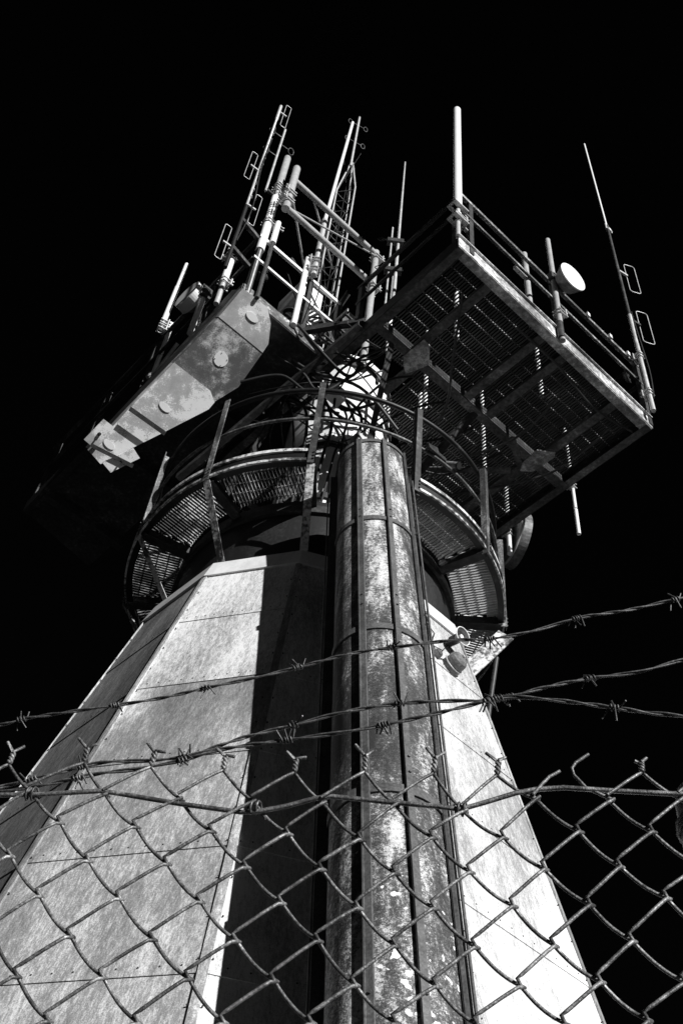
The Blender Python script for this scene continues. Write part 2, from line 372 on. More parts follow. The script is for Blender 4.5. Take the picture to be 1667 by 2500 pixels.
# ------------------------------------------------------------------ ring walkway
ZR, RO, RI = 8.30, 1.58, 1.17
ring = thing('ring_walkway', 'circular grated walkway with tube handrails round the tower neck', 'walkway', AX + UP * ZR)
def arc(a0, a1, step=R(2.5)):
    k = max(2, int(abs(a1 - a0) / step) + 1); return [a0 + (a1 - a0) * i / k for i in range(k + 1)]
for k in range(12):
    a0, a1 = TH + k * math.pi / 6, TH + (k + 1) * math.pi / 6
    if k == 2: continue                             # the duct opening
    aa = arc(a0, a1)
    for nm, mt, prof in (('ring_beam', 'black_shade', ((RO, ZR, RO, ZR + .14), (RO - .012, ZR + .006, RO - .012, ZR + .14), (RO - .012, ZR + .14, RO, ZR + .14), (RO - .05, ZR, RO, ZR), (RO - .05, ZR, RO - .05, ZR + .006))),  # web shaded by its black material, flanges brightened by pale paint
                         ('upper_flange', 'flange', ((RO - .05, ZR + .145, RO + .018, ZR + .145), (RO + .018, ZR + .145, RO + .018, ZR + .112), (RO + .018, ZR + .112, RO + .002, ZR + .112))),
                         ('lower_flange', 'flange', ((RO + .002, ZR + .024, RO + .018, ZR + .024), (RO + .018, ZR + .024, RO + .018, ZR - .002), (RO + .018, ZR - .002, RO + .002, ZR - .002)))):
        ed = MB()
        for p, q in zip(aa, aa[1:]):
            for r0, z0, r1, z1 in prof: ed.add([pol(r0, p, z0), pol(r0, q, z0), pol(r1, q, z1), pol(r1, p, z1)], [(0, 1, 2, 3)])
        ed.build(nm, mt, ring)
    gr = MB(); am = (a0 + a1) / 2; er = V((math.cos(am), math.sin(am), 0)); et = V((-er.y, er.x, 0))
    t = -.40
    while t < .40:
        ro = math.sqrt((RO - .03) ** 2 - t * t); ri = math.sqrt(max(0, RI * RI - t * t)); lim = math.tan(math.pi / 12)
        ri = max(ri, abs(t) / lim + .02)
        if ro - ri > .05:
            gr.bar(AX + er * ri + et * t + UP * (ZR + .09), AX + er * ro + et * t + UP * (ZR + .09), .005, .03)
        t += .0285
    for r in (1.18, 1.27, 1.36, 1.45):
        hw = (r - .02) * math.tan(math.pi / 12) - .015
        gr.bar(AX + er * r - et * hw + UP * (ZR + .104), AX + er * r + et * hw + UP * (ZR + .104), .007, .006)
    gr.build('ring_grating', {4: 'alu', 5: 'alu', 3: 'grate'}.get(k, 'ringbar'), ring)  # sunlight put into material: bright metal on lit sectors, patchy dark elsewhere
for k in range(12):
    a = TH + k * math.pi / 6; er = V((math.cos(a), math.sin(a), 0)); et = V((-er.y, er.x, 0))
    po = MB(); p = pol(RO + .03, a, ZR - .05); q = pol(RO + .03, a, 9.36)
    po.angle(p - et * .03, q - et * .03, .050, .007, et, -er)
    for zz in (.02, .06, .1): po.disc(p + UP * (zz + .03) + et * .012, er, .008, .012, 6)
    po.build('rail_post', 'steel' if k in (2, 3) else 'post', ring)
    br = MB(); br.bar(pol(RI, a, ZR + .02), pol(RO - .01, a, ZR + .02), .012, .11); br.bar(pol(RI, a, ZR - .035), pol(RO - .01, a, ZR - .035), .08, .008)
    br.build('floor_bracket', 'steel', ring)
    if k == 5:
        sr = MB(); sr.bar(pol(RO + .02, a, ZR - .12), pol(1.24, a, 7.70), .012, .15); sr.build('bracket_plate', 'flange', ring)
    elif k not in (3, 4):
        sr = MB(); sr.angle(pol(RO + .02, a, ZR - .05) - et * .03, pol(1.2, a, 7.64) - et * .03, .06, .007, et, (-er - UP * .6).normalized())
        sr.build('diagonal_strut', 'flange', ring)
hr = MB(); hr.tube([pol(1.53, a, 9.36) for a in arc(TH, TH + 2 * math.pi)][:-1], .021, 10, closed=True); hr.build('handrail', 'black_shade', ring)
mr = MB(); mr.tube([pol(1.545, a, 8.92) for a in arc(TH, TH + 2 * math.pi)][:-1], .014, 8, closed=True); mr.build('middle_rail', 'post', ring)

# ------------------------------------------------------------------ antenna deck (right)
A0, A1, B0, B1, ZD = -.82, 1.79, -2.46, 1.3, 10.4
deck = thing('antenna_deck', 'large overhanging grated steel deck with handrails on the right of the tower', 'platform', W(.5, -.6, ZD))
def chan(mb, p, q, h, fl, side, t=.008, fm=0):            # channel: web + two flanges pointing along side
    side = V(side); p, q = V(p), V(q)
    mb.bar(p + UP * h / 2, q + UP * h / 2, t, h); mb.bar(p + side * (fl / 2 + t / 2) + UP * t / 2, q + side * (fl / 2 + t / 2) + UP * t / 2, fl, t, UP, fm)
    mb.bar(p + side * (fl / 2 + t / 2) + UP * (h - t / 2), q + side * (fl / 2 + t / 2) + UP * (h - t / 2), fl, t)
fa = MB(); fa.bar(W(A0 - .01, B0, ZD + .095), W(A1 + .01, B0, ZD + .095), .008, .17)
fa.bar(W(A0 - .01, B0 - .012, ZD + .176), W(A1 + .01, B0 - .012, ZD + .176), .03, .010)
fa.build('edge_fascia', 'fascia', deck)
fb = MB(); fb.bar(W(A0, B0 + .045, ZD + .006), W(A1, B0 + .045, ZD + .006), .085, .012); fb.bar(W(A0, B0 - .008, ZD + .210), W(A1, B0 - .008, ZD + .210), .008, .045); fb.build('edge_flange', 'fascia', deck)
for a, sd in ((A0, 1), (A1, -1)):
    e = MB(); chan(e, W(a, B0 + .01, ZD), W(a, B1, ZD), .17, .075, DA * sd, .008, 1); e.build('side_beam', ['steel', 'under'], deck)
for b in (-1.45, .95):
    e = MB(); chan(e, W(A0 + .01, b, ZD + .004), W(A1 - .01, b, ZD + .004), .13, .08, DB, .008, 1); e.build('main_beam', ['steel', 'under'], deck)
for a, b1 in ((-.36, -1.46), (.34, -1.46), (.63, -1.46), (1.34, -1.46), (-.24, -.95), (1.30, -.3), (1.31, .9)):
    b0 = -2.40 if b1 == -1.46 else (-1.38 if b1 < .5 else -.25)
    e = MB(); e.bar(W(a, b0, ZD + .07), W(a, b1, ZD + .07), .010, .12); e.bar(W(a, b0, ZD + .008), W(a, b1, ZD + .008), .085, .010, UP, 1); e.build('cross_beam', ['steel', 'under'], deck)
e = MB(); e.bar(W(1.40, -1.42, ZD - .006), W(1.76, -1.45, ZD - .006), .06, .01); e.bar(W(.60, -.55, ZD - .01), W(1.24, -1.2, ZD - .01), .07, .012); e.bar(W(.95, -1.47, ZD - .004), W(1.25, -1.3, ZD - .004), .06, .01); e.build('brace', 'under', deck)
for P_ in ([(984, 890), (984, 870), (1035, 829), (1049, 845), (1047, 890), (1032, 898), (990, 913)], [(1269, 1150), (1275, 1130), (1310, 1099), (1355, 1105), (1352, 1117), (1300, 1152)]):
    gm = MB(); gm.prism([atz(x, y, ZD - .012) for x, y in P_], (0, 0, .01)); 
    c = sum((atz(x, y, ZD - .012) for x, y in P_), V((0, 0, 0))) / len(P_)
    for i in range(3): gm.disc(c + DB * (-.06 + .06 * i) + DA * .02, -UP, .009, .01, 6)
    gm.build('gusset_plate', 'fascia', deck)
gr = MB(); gr2 = MB(); zg = ZD + .150
a = A0 + .05
def segs(a):
    r = .66
    if a < -.12: return [(B0 + .05, -1.2), (.66, B1)]
    if abs(a) >= r: return [(B0 + .05, B1)]
    h = math.sqrt(r * r - a * a); return [(B0 + .05, -h), (h, B1)]
while a < A1 - .03:
    for b0, b1 in segs(a):
        if b1 - b0 > .05: gr.bar(W(a, b0, zg), W(a, b1, zg), .0045, .032)
    a += .0295
b = B0 + .12
while b < B1:
    h = math.sqrt(.66 ** 2 - b * b) if abs(b) < .66 else 0
    for a0, a1 in ([(A0 + .02, A1 - .02)] if b < -1.2 or b > .66 else [(max(h, 0) if h else -.12, A1 - .02)]):
        aa_ = a0
        while aa_ < a1 - .02:                       # lengths of rod, shade from beams put in as dark ones
            ae = min(a1, aa_ + random.uniform(.18, .6)); gr2.bar(W(aa_, b, zg + .013), W(ae, b, zg + .013), .009, .009, UP, 1 if random.random() < .38 else 0); aa_ = ae
    b += .115
gr.build('deck_grating', 'deckbar', deck); gr2.build('grating_rods', ['rod', 'deckbar'], deck)  # near-black bars and bright rods carry the lit-dash pattern in their colour
ZP = ZD + .19
def rails(parent, p, q, posts, hs=(1.08, .62), mt='railst', inward=None, sec=.045):
    p, q = V(p), V(q); d = (q - p).normalized()
    inw = V(inward) if inward is not None else UP.cross(d)
    r_ = MB(); r_.angle(p + UP * hs[0], q + UP * hs[0], sec, .006, -UP, inw); r_.build('top_rail', mt, parent)
    r_ = MB(); r_.angle(p + UP * hs[1], q + UP * hs[1], sec * .75, .005, -UP, inw); r_.build('middle_rail', mt, parent)
    for t in posts:
        c = p + (q - p) * t; r_ = MB(); r_.angle(c + inw * .006 - UP * .12, c + inw * .006 + UP * hs[0], .05, .006, d, inw); r_.build('rail_post', 'steel', parent)
rails(deck, W(A0 - .02, B0 - .02, ZP - .02), W(A1, B0 - .02, ZP - .02), (.055, .5, .985), hs=(.94, .60), inward=DB)
rails(deck, W(A0, B0, ZP - .02), W(A0, -1.1, ZP - .02), (.03, .95), hs=(.94, .60), mt='black_shade', inward=DA)  # side rails' unlit look put into black material
rails(deck, W(A1, B0, ZP - .02), W(A1, B1, ZP - .02), (.3, .6, .97), hs=(.94, .60), mt='black_shade', inward=-DA)
cl = MB()
for a in (.62, .98, 1.32, 1.6, 1.72): cl.box(W(a, B0 - .035, ZP + .80 + .10), DA * .018, DB * .012, UP * .03)
cl.build('rail_clip', 'white', deck)

# ------------------------------------------------------------------ left deck
ld = thing('solid_deck', 'dark solid-floored deck left of the tower carrying the boom antennas', 'platform', W(-1.4, 1, ZD))
s_ = MB(); s_.prism([W(-1.84, -.80, ZD + .02), W(-.92, -.80, ZD + .02), W(-.92, 2.95, ZD + .02), W(-1.84, 2.8, ZD + .02)], UP * .04); s_.build('floor_plate', 'steel', ld)
e = MB(); chan(e, W(-1.86, -.80, ZD), W(-1.86, 2.8, ZD), .17, .07, DA); e.build('edge_beam', 'steel', ld)
e = MB(); chan(e, W(-1.85, -.805, ZD + .03), W(-.86, -.805, ZD + .03), .14, .06, DB); e.build('end_beam', 'railst', ld)
for b in (.3, 1.4, 2.4):
    e = MB(); e.bar(W(-1.84, b, ZD - .03), W(-.86, b, ZD - .03), .08, .09); e.build('floor_joist', 'steel', ld)
rails(ld, W(-1.85, -.83, ZP), W(-.80, -.83, ZP), (.02, .62, .98), hs=(.98, .53), mt='white', inward=DB, sec=.045)
rails(ld, W(-1.86, -.80, ZP), W(-1.86, 2.8, ZP), (.2, .45, .7, .97), hs=(.98, .53), mt='steel', inward=DA)

# ------------------------------------------------------------------ capped panel under the left deck, its tilt added to catch sunlight
dl = R(-38); pn = -(DB * -math.sin(dl) + UP * math.cos(dl)); po_ = W(-1.8, -.80, ZD - .02)
onp = lambda x, y: onplane(x, y, po_, pn)
rk = thing('sun_tilted_panel', 'grey box panel, slope added to catch sun, with round cover plates below the left deck', 'panel', onp(430, 930))
S0, S1, S2, S3 = [(593, 704), (654, 758)], [(534.5, 773.8), (641, 861)], [(425.5, 884), (521, 962)], [(219, 1102), (271, 1168)]
def seg(P_, m, lift=0.):
    q = MB(); q.prism([onp(x, y) + pn * lift for x, y in P_], pn * -.12); return q.build('cover_sheet', m, rk)
seg([(593, 704), (631, 732.5), (653, 751), (661, 790), (655, 840), (641, 861), (534.5, 773.8)], 'seg_grey', .004)
seg([(534.5, 774.5), (641, 861.7), (582.5, 945), (524, 981), (513.5, 954), (425.5, 884.6)], 'seg_rust')
seg([(425.5, 885), (513.5, 954), (524, 982), (509.7, 999), (398.8, 1056), (352.8, 1079), (295, 1108), (246, 1133), (219, 1102), (314.6, 999)], 'seg_grey', .005)
bk = MB(); bk.prism([onp(x, y) - pn * .13 for x, y in ((593, 706), (650, 760), (640, 855), (580, 940), (510, 995), (398, 1052), (300, 1104), (247, 1130), (224, 1102))], pn * -.22); bk.build('box_body', 'steel', rk)
for (x, y), r, asp in (((615, 774), .064, .5), ((539.6, 877), .066, 1.), ((402.6, 994), .060, .52), ((266.7, 1085), .058, .55)):
    c = onp(x, y); q = MB(); xd = (onp(x + 30, y + 27) - c).normalized()
    cn_ = pn if asp == 1. else (pn - DB * .06).normalized()
    xd = (xd - cn_ * xd.dot(cn_)).normalized()
    q.disc(c + pn * (.001 if asp == 1. else .005), cn_, r, .005, 32, asp=1. if asp == 1. else .52, xd=xd); q.build('round_cover', 'white', rk)
    q = MB()
    for i in range(4 if asp == 1. else 0):
        an = .6 + i * math.pi / 2; yd = pn.cross(xd) * asp
        q.disc(c + pn * .006 + (xd * math.cos(an) + yd * math.sin(an)) * r * .84, pn, .004, .004, 6)
    if asp == 1.: q.build('cover_screw', 'steel', rk)
for P_ in ([(203.6, 1071.6), (251.4, 1021.8), (276.3, 1041), (232.3, 1096.5)], [(247.6, 1127), (268.6, 1152), (339.4, 1117), (324, 1092.7)]):
    q = MB(); q.prism([onp(x, y) + pn * .05 for x, y in P_], pn * -.012); q.build('end_plate', 'seg_grey', rk)
    c = sum((onp(x, y) for x, y in P_), V((0, 0, 0))) / 4
    q = MB(); q.disc(c + pn * .052, pn, .016, .014, 6); q.disc(c + pn * .066, pn, .008, .02, 8); q.build('clamp_bolt', 'steel', rk)

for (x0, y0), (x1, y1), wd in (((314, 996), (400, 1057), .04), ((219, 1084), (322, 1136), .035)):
    q = MB(); q.bar(onp(x0, y0) + pn * .062, onp(x1, y1) + pn * .062, wd, .006, pn); q.build('shadow_bar', 'dark', rk)  # cast bar shadows laid on as dark strips, no straps here
# ------------------------------------------------------------------ antennas
def clamp(p, r, dirn, parent, w=.05):               # a pair of plates with bolts round a pole
    q = MB(); d = V(dirn).normalized(); s2 = UP.cross(d)
    for o in (-.03, .03):
        q.tube([p + UP * o + (d * math.cos(t) + s2 * math.sin(t)) * (r + .008) for t in [2 * math.pi * i / 12 for i in range(12)]], .006, 6, closed=True)
        for sg in (-1, 1):
            q.rod(p + UP * o + s2 * sg * (r + .012) - d * (r + .01), p + UP * o + s2 * sg * (r + .012) + d * (w + r), .005, 6)
            q.disc(p + UP * o + s2 * sg * (r + .012) + d * (w + r - .012), d, .012, .01, 6)
    q.box(p + d * (r + .022), d * .006, s2 * (r + .028), UP * .055)
    return q.build('clamp', 'alu', parent)
def loopmesh(c, u, v, hu, hv, r, n=5):              # long rounded loop (folded dipole)
    k = min(hu, hv) * .55; pts = []
    for cx, cy, t0 in ((hu - k, hv - k, 0), (-(hu - k), hv - k, 90), (-(hu - k), -(hv - k), 180), (hu - k, -(hv - k), 270)):
        for i in range(4):
            t = R(t0 + i * 30); pts.append(c + u * (cx + k * math.cos(t)) + v * (cy + k * math.sin(t)))
    return pts
AN = 'antennas on the tower top'

# white stub at the deck's front corner
p = atz(1117, 505, 11.15); a_, b_ = AB(p)
t = thing('whip_antenna', 'thick white round-topped tube antenna at the front corner of the grated deck', 'antenna', (p.x, p.y, ZP), AN)
zt = ztop(p, 266); zb = ztop(p, 508)
q = MB(); q.domed((p.x, p.y, zb), (p.x, p.y, zt), .041, 16); q.build('radome', 'white', t)
q = MB(); q.rod((p.x, p.y, ZD + .15), (p.x, p.y, zb), .022, 12); q.build('mount_pole', 'alu', t)
for z in (zb - .02, zb - .28): 
    q = MB(); q.box((p.x, p.y, z), DA * .085, DB * .055, UP * .010); q.bar(V((p.x, p.y, z)) + DA * -.07, W(A0 + .1, B0, z), .03, .02)
    for i in (-1, 1): q.rod(V((p.x, p.y, z - .02)) + DA * .07 * i, V((p.x, p.y, z + .035)) + DA * .07 * i, .008, 6)
    q.build('mount_plate', 'alu', t)
q = MB(); c = V((p.x, p.y, zb - .30)); q.rod(c, c + UP * .16, .034, 12); q.build('base_sleeve', 'white', t)
clamp(c + UP * .05, .034, DA, t)

# tall whip with two folded dipoles on the outer corner
p = W(1.70, -2.56, 10.5); t = thing('dipole_mast', 'tall dark mast with slim white whip and two loop dipoles on the outer deck corner', 'antenna', p, AN)
zj = ztop(p, 556); zt = ztop(p, 352); zb = ztop(p, 1003)
q = MB(); q.rod((p.x, p.y, zb), (p.x, p.y, ztop(p, 770)), .024, 12); q.build('lower_pole', 'alu', t)
q = MB(); q.rod((p.x, p.y, ztop(p, 770)), (p.x, p.y, zj + .05), .019, 10); q.build('upper_pole', 'steel', t)
q = MB(); q.domed((p.x - .005, p.y, zj - .02), (p.x - .03, p.y, zt), .0125, 10); q.build('whip', 'white', t)
q = MB(); c = V((p.x, p.y, zj)); q.tube([c + DA * .03 + (DA * math.cos(x) + UP * math.sin(x)) * .055 for x in [i * math.pi / 6 for i in range(12)]], .009, 6, closed=True)
q.rod(c - DA * .03 - UP * .07, c - DA * .03 + UP * .07, .012, 8); q.box(c + DA * .02 - UP * .05, DA * .03, DB * .02, UP * .02); q.build('whip_bracket', 'alu', t)
for yc, xs, sg in ((655, (1514, 1552), 1), (775, (1548, 1587), 1)):
    zc = ztop(p, yc + 5); c0 = V((p.x, p.y, zc)); arm = (DA * .9 + DB * -.2).normalized()
    q = MB(); q.bar(c0, c0 + arm * .13, .022, .035); q.build('dipole_arm', 'alu' if yc < 700 else 'steel', t)
    q = MB(); c = c0 + arm * .20 + UP * (.0 if yc < 700 else .02); q.tube(loopmesh(c, (arm * .92 - DB * .25).normalized(), UP, .065, .33, .006), .0055, 6, closed=True); q.build('folded_dipole', 'alu', t)
for y in (870, 960): clamp(V((p.x, p.y, ztop(p, y))), .024, DB, t)

# dish on its pole, mid railing
p = W(.46, -2.50, ZD); t = thing('dish_pole', 'rough grey pole carrying the small white dish at the middle of the deck rail', 'pole', p)
q = MB(); q.domed((p.x, p.y, ztop(p, 832)), (p.x, p.y, ztop(p, 584)), .027, 14); q.build('pole', 'greytube', t)
q = MB(); p2 = p + DA * -.01; q.rod((p2.x, p2.y, ZD - .02), (p2.x, p2.y, ZD + .25), .032, 10); q.build('pole_foot', 'steel', t)
for y in (680, 765): clamp(V((p.x, p.y, ztop(p, y))), .027, DA, t)
dd = (-DB * .97 - DA * .06 - UP * .10).normalized(); c = atz(1396, 677, 11.42)
t2 = thing('microwave_dish', 'small drum dish with bright white face on the deck rail pole', 'dish', c)
q = MB(); q.disc(c - dd * .11, dd, .163, .11, 40, rb=.115); q.build('dish_shell', 'bell', t2)
q = MB(); q.disc(c, dd, .163, .012, 40); q.build('dish_face', 'white', t2)
q = MB(); pc = V((p.x, p.y, c.z)); q.disc(c - dd * .16, dd, .055, .06, 16); q.bar(pc + (c - pc) * .1 - UP * .02, c - dd * .15, .05, .06); q.box(pc + UP * .1, DA * .06, DB * .03, UP * .05); q.build('dish_bracket', 'dark', t2)
p = W(.27, -2.33, ZP); q = MB(); q.domed((p.x, p.y, ZP - .02), (p.x, p.y, ztop(p, 618)), .030, 14)
t = thing('short_pole', 'short smooth pale pole with round top just behind the dish pole', 'pole', p); q.build('pole', 'greytube', t)
q = MB(); c = V((p.x, p.y, ztop(p, 680))); q.box(c - DA * .10, DA * .075, DB * .02, UP * .028); q.build('sign_box', 'alu', t)

# thin whip pair left of the deck corner
p = W(-.98, -1.35, ZD); t = thing('whip_antenna', 'thin tapering speckled whip beside a shorter rod left of the grated deck', 'antenna', p, AN)
x0 = proj((p.x, p.y, ztop(p, 706)))
p = V(atz(962, 706, 11.15)); z0 = ztop(p, 760); zt = ztop(p, 396)
q = MB(); q.tube([(p.x, p.y, z0), (p.x, p.y, ztop(p, 600)), (p.x, p.y, zt)], [.021, .016, .009], 10); q.build('whip', 'alu', t)
q = MB(); p2 = p + V((-.07, 0, 0)); q.rod((p2.x, p2.y, z0), (p2.x, p2.y, ztop(p2, 556)), .010, 8); q.build('side_rod', 'alu', t)
for y in (592, 662):
    q = MB(); z = ztop(p, y); q.box((p.x - .03, p.y, z), V((.085, 0, 0)), V((0, .03, 0)), UP * .035); q.rod((p.x - .17, p.y, z + .03), (p.x + .07, p.y, z + .03), .006, 6)
    q.tube([V((p.x - .17, p.y, z + .03)) + (V((1, 0, 0)) * math.cos(i * .63) + UP * math.sin(i * .63)) * .035 for i in range(10)], .005, 5, closed=True); q.build('whip_clamp', 'steel', t)

# bright two-part pole antenna with its short mast
p = W(-1.21, -.88, ZP); zb = ztop(p, 672); zt = ztop(p, 298); zm = ztop(p, 540)
t = thing('pole_antenna', 'very tall bright white pole antenna clamped to a short stub mast above the left deck', 'antenna', p, AN)
pt = atz(861, 298, zt); q = MB(); q.tube([(p.x, p.y, zm), pt + V((0, 0, -.02)), pt], [.022, .0185, .012], 12); q.build('radome', 'white', t)
q = MB(); q.rod((p.x, p.y, zb), (p.x, p.y, zm + .02), .031, 12); q.build('base_tube', 'alu', t)
pm = p + V((-.085, -.01, 0)); q = MB(); q.rod((pm.x, pm.y, ZD + .1), (pm.x, pm.y, ztop(pm, 632)), .030, 12); q.build('stub_mast', 'white', t)
for y in (640, 662): clamp(V((p.x, p.y, ztop(p, y))), .031, V((-1, 0, 0)), t)

# lattice mast
c = W(-.72, -.45, 0); t = thing('lattice_mast', 'slim three-legged lattice mast with ring dipoles rising behind the tubular boom frame', 'mast', (c.x, c.y, ZD), AN)
zt = ztop(c, 400); zk = ztop(c, 470); LG = [V((math.cos(x), math.sin(x), 0)) * .13 for x in (R(190), R(-40), R(75))]
for l in LG:
    q = MB(); q.tube([c + l + UP * ZD, c + l + UP * zk, c + l * .12 + UP * zt], .012, 8); q.build('mast_leg', 'alu', t)
q = MB(); z = ZD + .1; i = 0
while z < zk:
    for l, m_ in zip(LG, LG[1:] + LG[:1]):
        q.rod(c + l + UP * z, c + m_ + UP * z, .005, 5)
        if i % 5 == 0: q.rod(c + l + UP * z, c + m_ + UP * (z + 1.2), .0018, 5)
    z += .3; i += 1
q.build('mast_bracing', 'post', t)
q = MB()
for l in ((.03, .02), (-.02, .05), (.05, -.03)): q.tube([c + V((l[0], l[1], ZD)), c + V((l[0] * 1.4, l[1], 13)), c + V((l[0], l[1], zt - .2))], .005, 5)
q.build('feeder_cable', 'black', t)
cr_ = W(-.78, -.52, 0); zr = ztop(cr_, 287)
q = MB(); q.rod((cr_.x, cr_.y, ztop(cr_, 405)), (cr_.x, cr_.y, zr), .017, 10); q.build('top_rod', 'alu', t)
for y in (306, 347):
    z = ztop(cr_, y); cc = V((cr_.x, cr_.y, z)); dr = V((.92, .38, 0)).normalized()
    q = MB(); q.rod(cc - dr * .09, cc + dr * .09, .005, 6)
    for sg in (-1, 1):
        k = cc + dr * sg * .12; q.tube([k + (dr * math.cos(x) * .03 + UP * math.sin(x) * .08) for x in [i * math.pi / 6 for i in range(12)]], .005, 6, closed=True)
    q.build('ring_dipole', 'post', t)

# tubular boom frame
bF = -1.0; zU, zL = 12.75, 12.06; aL, aR = -1.755, -.565
t = thing('boom_frame', 'rectangular frame of two grey tubular booms with a thick upright tube', 'antenna frame', W(-1.1, bF, ZP), AN)
for z in (zU, zL): 
    q = MB(); q.rod(W(aL, bF, z), W(aR, bF, z), .033, 14); q.build('boom', 'greytube', t)
p = W(aL, bF, 0); q = MB(); q.domed((p.x, p.y, zL - .04), (p.x, p.y, ztop(p, 409)), .042, 16); q.build('upright_tube', 'greytube', t)
p = W(aR, bF, 0); q = MB(); q.rod((p.x, p.y, ZD - .02), (p.x, p.y, zU + .05), .036, 14); q.build('end_post', 'greytube', t)
q = MB(); q.rod(W(aL + .05, bF - .02, zL + .0), W(aR, bF - .02, zU - .0) + UP * -.08, .010, 8); q.build('stay_rod', 'greytube', t)
q = MB(); q.rod(W(aL + .06, bF + .02, zL + .3), W(aL + .75, bF + .6, zL + .36), .013, 8); q.rod(W(aL + .3, bF + .02, zU), W(aL + 1.0, bF + .5, zU + .1), .012, 8); q.build('back_stay', 'alu', t)
clamp(W(aL, bF, zL + .12), .042, -DA, t); clamp(W(aL, bF, zL + .3), .042, -DA, t); clamp(W(aR, bF, zU - .1), .036, DA, t); clamp(W(aR, bF, zL - .08), .036, DA, t)

# tall tube next to the boom frame
p = W(-1.80, -.80, 0); t = thing('pole_antenna', 'thick tube antenna, grey above and bright below, standing left of the boom frame', 'antenna', (p.x, p.y, ZP), AN)
zg_, zb, zm = ztop(p, 384), ztop(p, 612), ztop(p, 478)
q = MB(); q.domed((p.x, p.y, ztop(p, 455)), (p.x, p.y, zg_), .040, 16); q.build('radome', 'greytube', t)
q = MB(); q.rod((p.x, p.y, zb), (p.x, p.y, ztop(p, 484)), .043, 16); q.build('base_tube', 'white', t)
q = MB(); q.rod((p.x, p.y, ztop(p, 486)), (p.x, p.y, ztop(p, 452)), .022, 10); q.build('coupling', 'alu', t)
p2 = p + V((.10, .0, 0)); q = MB(); q.rod((p2.x, p2.y, ztop(p2, 594)), (p2.x, p2.y, ztop(p2, 545)), .030, 12); q.build('side_tube', 'white', t); q = MB(); q.rod((p2.x, p2.y, ZD), (p2.x, p2.y, ztop(p2, 593)), .02, 10); q.build('stub_mast', 'dark', t)
q = MB(); q.rod((p.x, p.y, ZD + .05), (p.x, p.y, zb + .03), .026, 10); q.build('mast_foot', 'alu', t)
for y in (459, 470, 545): clamp(V((p.x, p.y, ztop(p, y))), .04, DA, t, .12)
p = W(-1.93, -.80, 0); 
t = thing('pole_antenna', 'slender rod with small ring dipoles beside the grey and white tube antenna', 'antenna', (p.x, p.y, ztop(p, 470)), AN)
q = MB(); q.rod((p.x, p.y, ztop(p, 466)), (p.x, p.y, ztop(p, 317)), .014, 8); q.build('rod', 'alu', t)
for y, sg in ((337, -1), (352, 1), (382, -1)):
    z = ztop(p, y); cc = V((p.x, p.y, z)); dr = V((.86, .5, 0)) * sg; q = MB(); q.rod(cc, cc + dr * .1, .005, 6)
    k = cc + dr * .14; q.tube([k + (dr * math.cos(x) * .035 + UP * math.sin(x) * .09) for x in [i * math.pi / 6 for i in range(12)]], .004, 6, closed=True); q.build('ring_dipole', 'post', t)
q = MB(); z = ztop(p, 462); q.bar((p.x, p.y, z), W(-1.78, -.8, z), .03, .03); q.build('rod_bracket', 'steel', t)

# dipole array mast
p = W(-2.09, -.84, 0); t = thing('dipole_mast', 'leaning-looking thin mast with four folded dipoles above the left deck edge', 'antenna', (p.x, p.y, ZD + .1), AN)
zt = ztop(p, 260); z1 = ztop(p, 490)
q = MB(); q.rod((p.x, p.y, ZD + .1), (p.x, p.y, z1 - .12), .02, 8); q.build('lower_mast', 'black_shade', t)  # lower length lies in shade, put in as a black material
q = MB(); q.tube([(p.x, p.y, z1 - .12), (p.x, p.y, zt - .45), (p.x, p.y, zt - .44), (p.x, p.y, zt)], [.014, .014, .02, .02], 8)
for i in range(12): z = z1 + .1 + i * .17; q.box((p.x + .012, p.y, z), V((.012, 0, 0)), V((0, .012, 0)), UP * .012)
q.build('upper_mast', 'alu', t)
for y, sg in ((272, 1), (417, -1), (498, 1), (604, -1)):
    z = ztop(p, y); cc = V((p.x, p.y, z)); dr = (DA * .98 - DB * .1).normalized() * sg
    q = MB(); q.bar(cc, cc + dr * .10, .016, .022); q.build('dipole_arm', 'alu', t)
    q = MB(); q.tube(loopmesh(cc + dr * .095, dr, UP, .034, .33, .005), .0036, 6, closed=True); q.build('folded_dipole', 'alu', t)
q = MB(); q.bar(W(-2.09, -.84, 10.9), W(-1.86, -.8, 10.9), .04, .05); q.bar(W(-2.09, -.84, 11.5), W(-1.86, -.8, 11.5), .04, .05); q.build('wall_bracket', 'steel', t)

# thick white stub behind the panel top
p = W(-1.92, -.50, 0); t = thing('pole_antenna', 'short thick white stub antenna at the left deck edge beside the dipole mast foot', 'antenna', (p.x, p.y, ZP), AN)
q = MB(); q.domed((p.x, p.y, ztop(p, 690)), (p.x, p.y, ztop(p, 628)), .036, 12); q.build('radome', 'white', t)
q = MB(); q.rod((p.x, p.y, ZD + .1), (p.x, p.y, ztop(p, 686)), .026, 10); q.build('mount_pole', 'alu', t); clamp(V((p.x, p.y, ztop(p, 688))), .03, DA, t); clamp(V((p.x, p.y, ztop(p, 632))), .036, -DA, t)

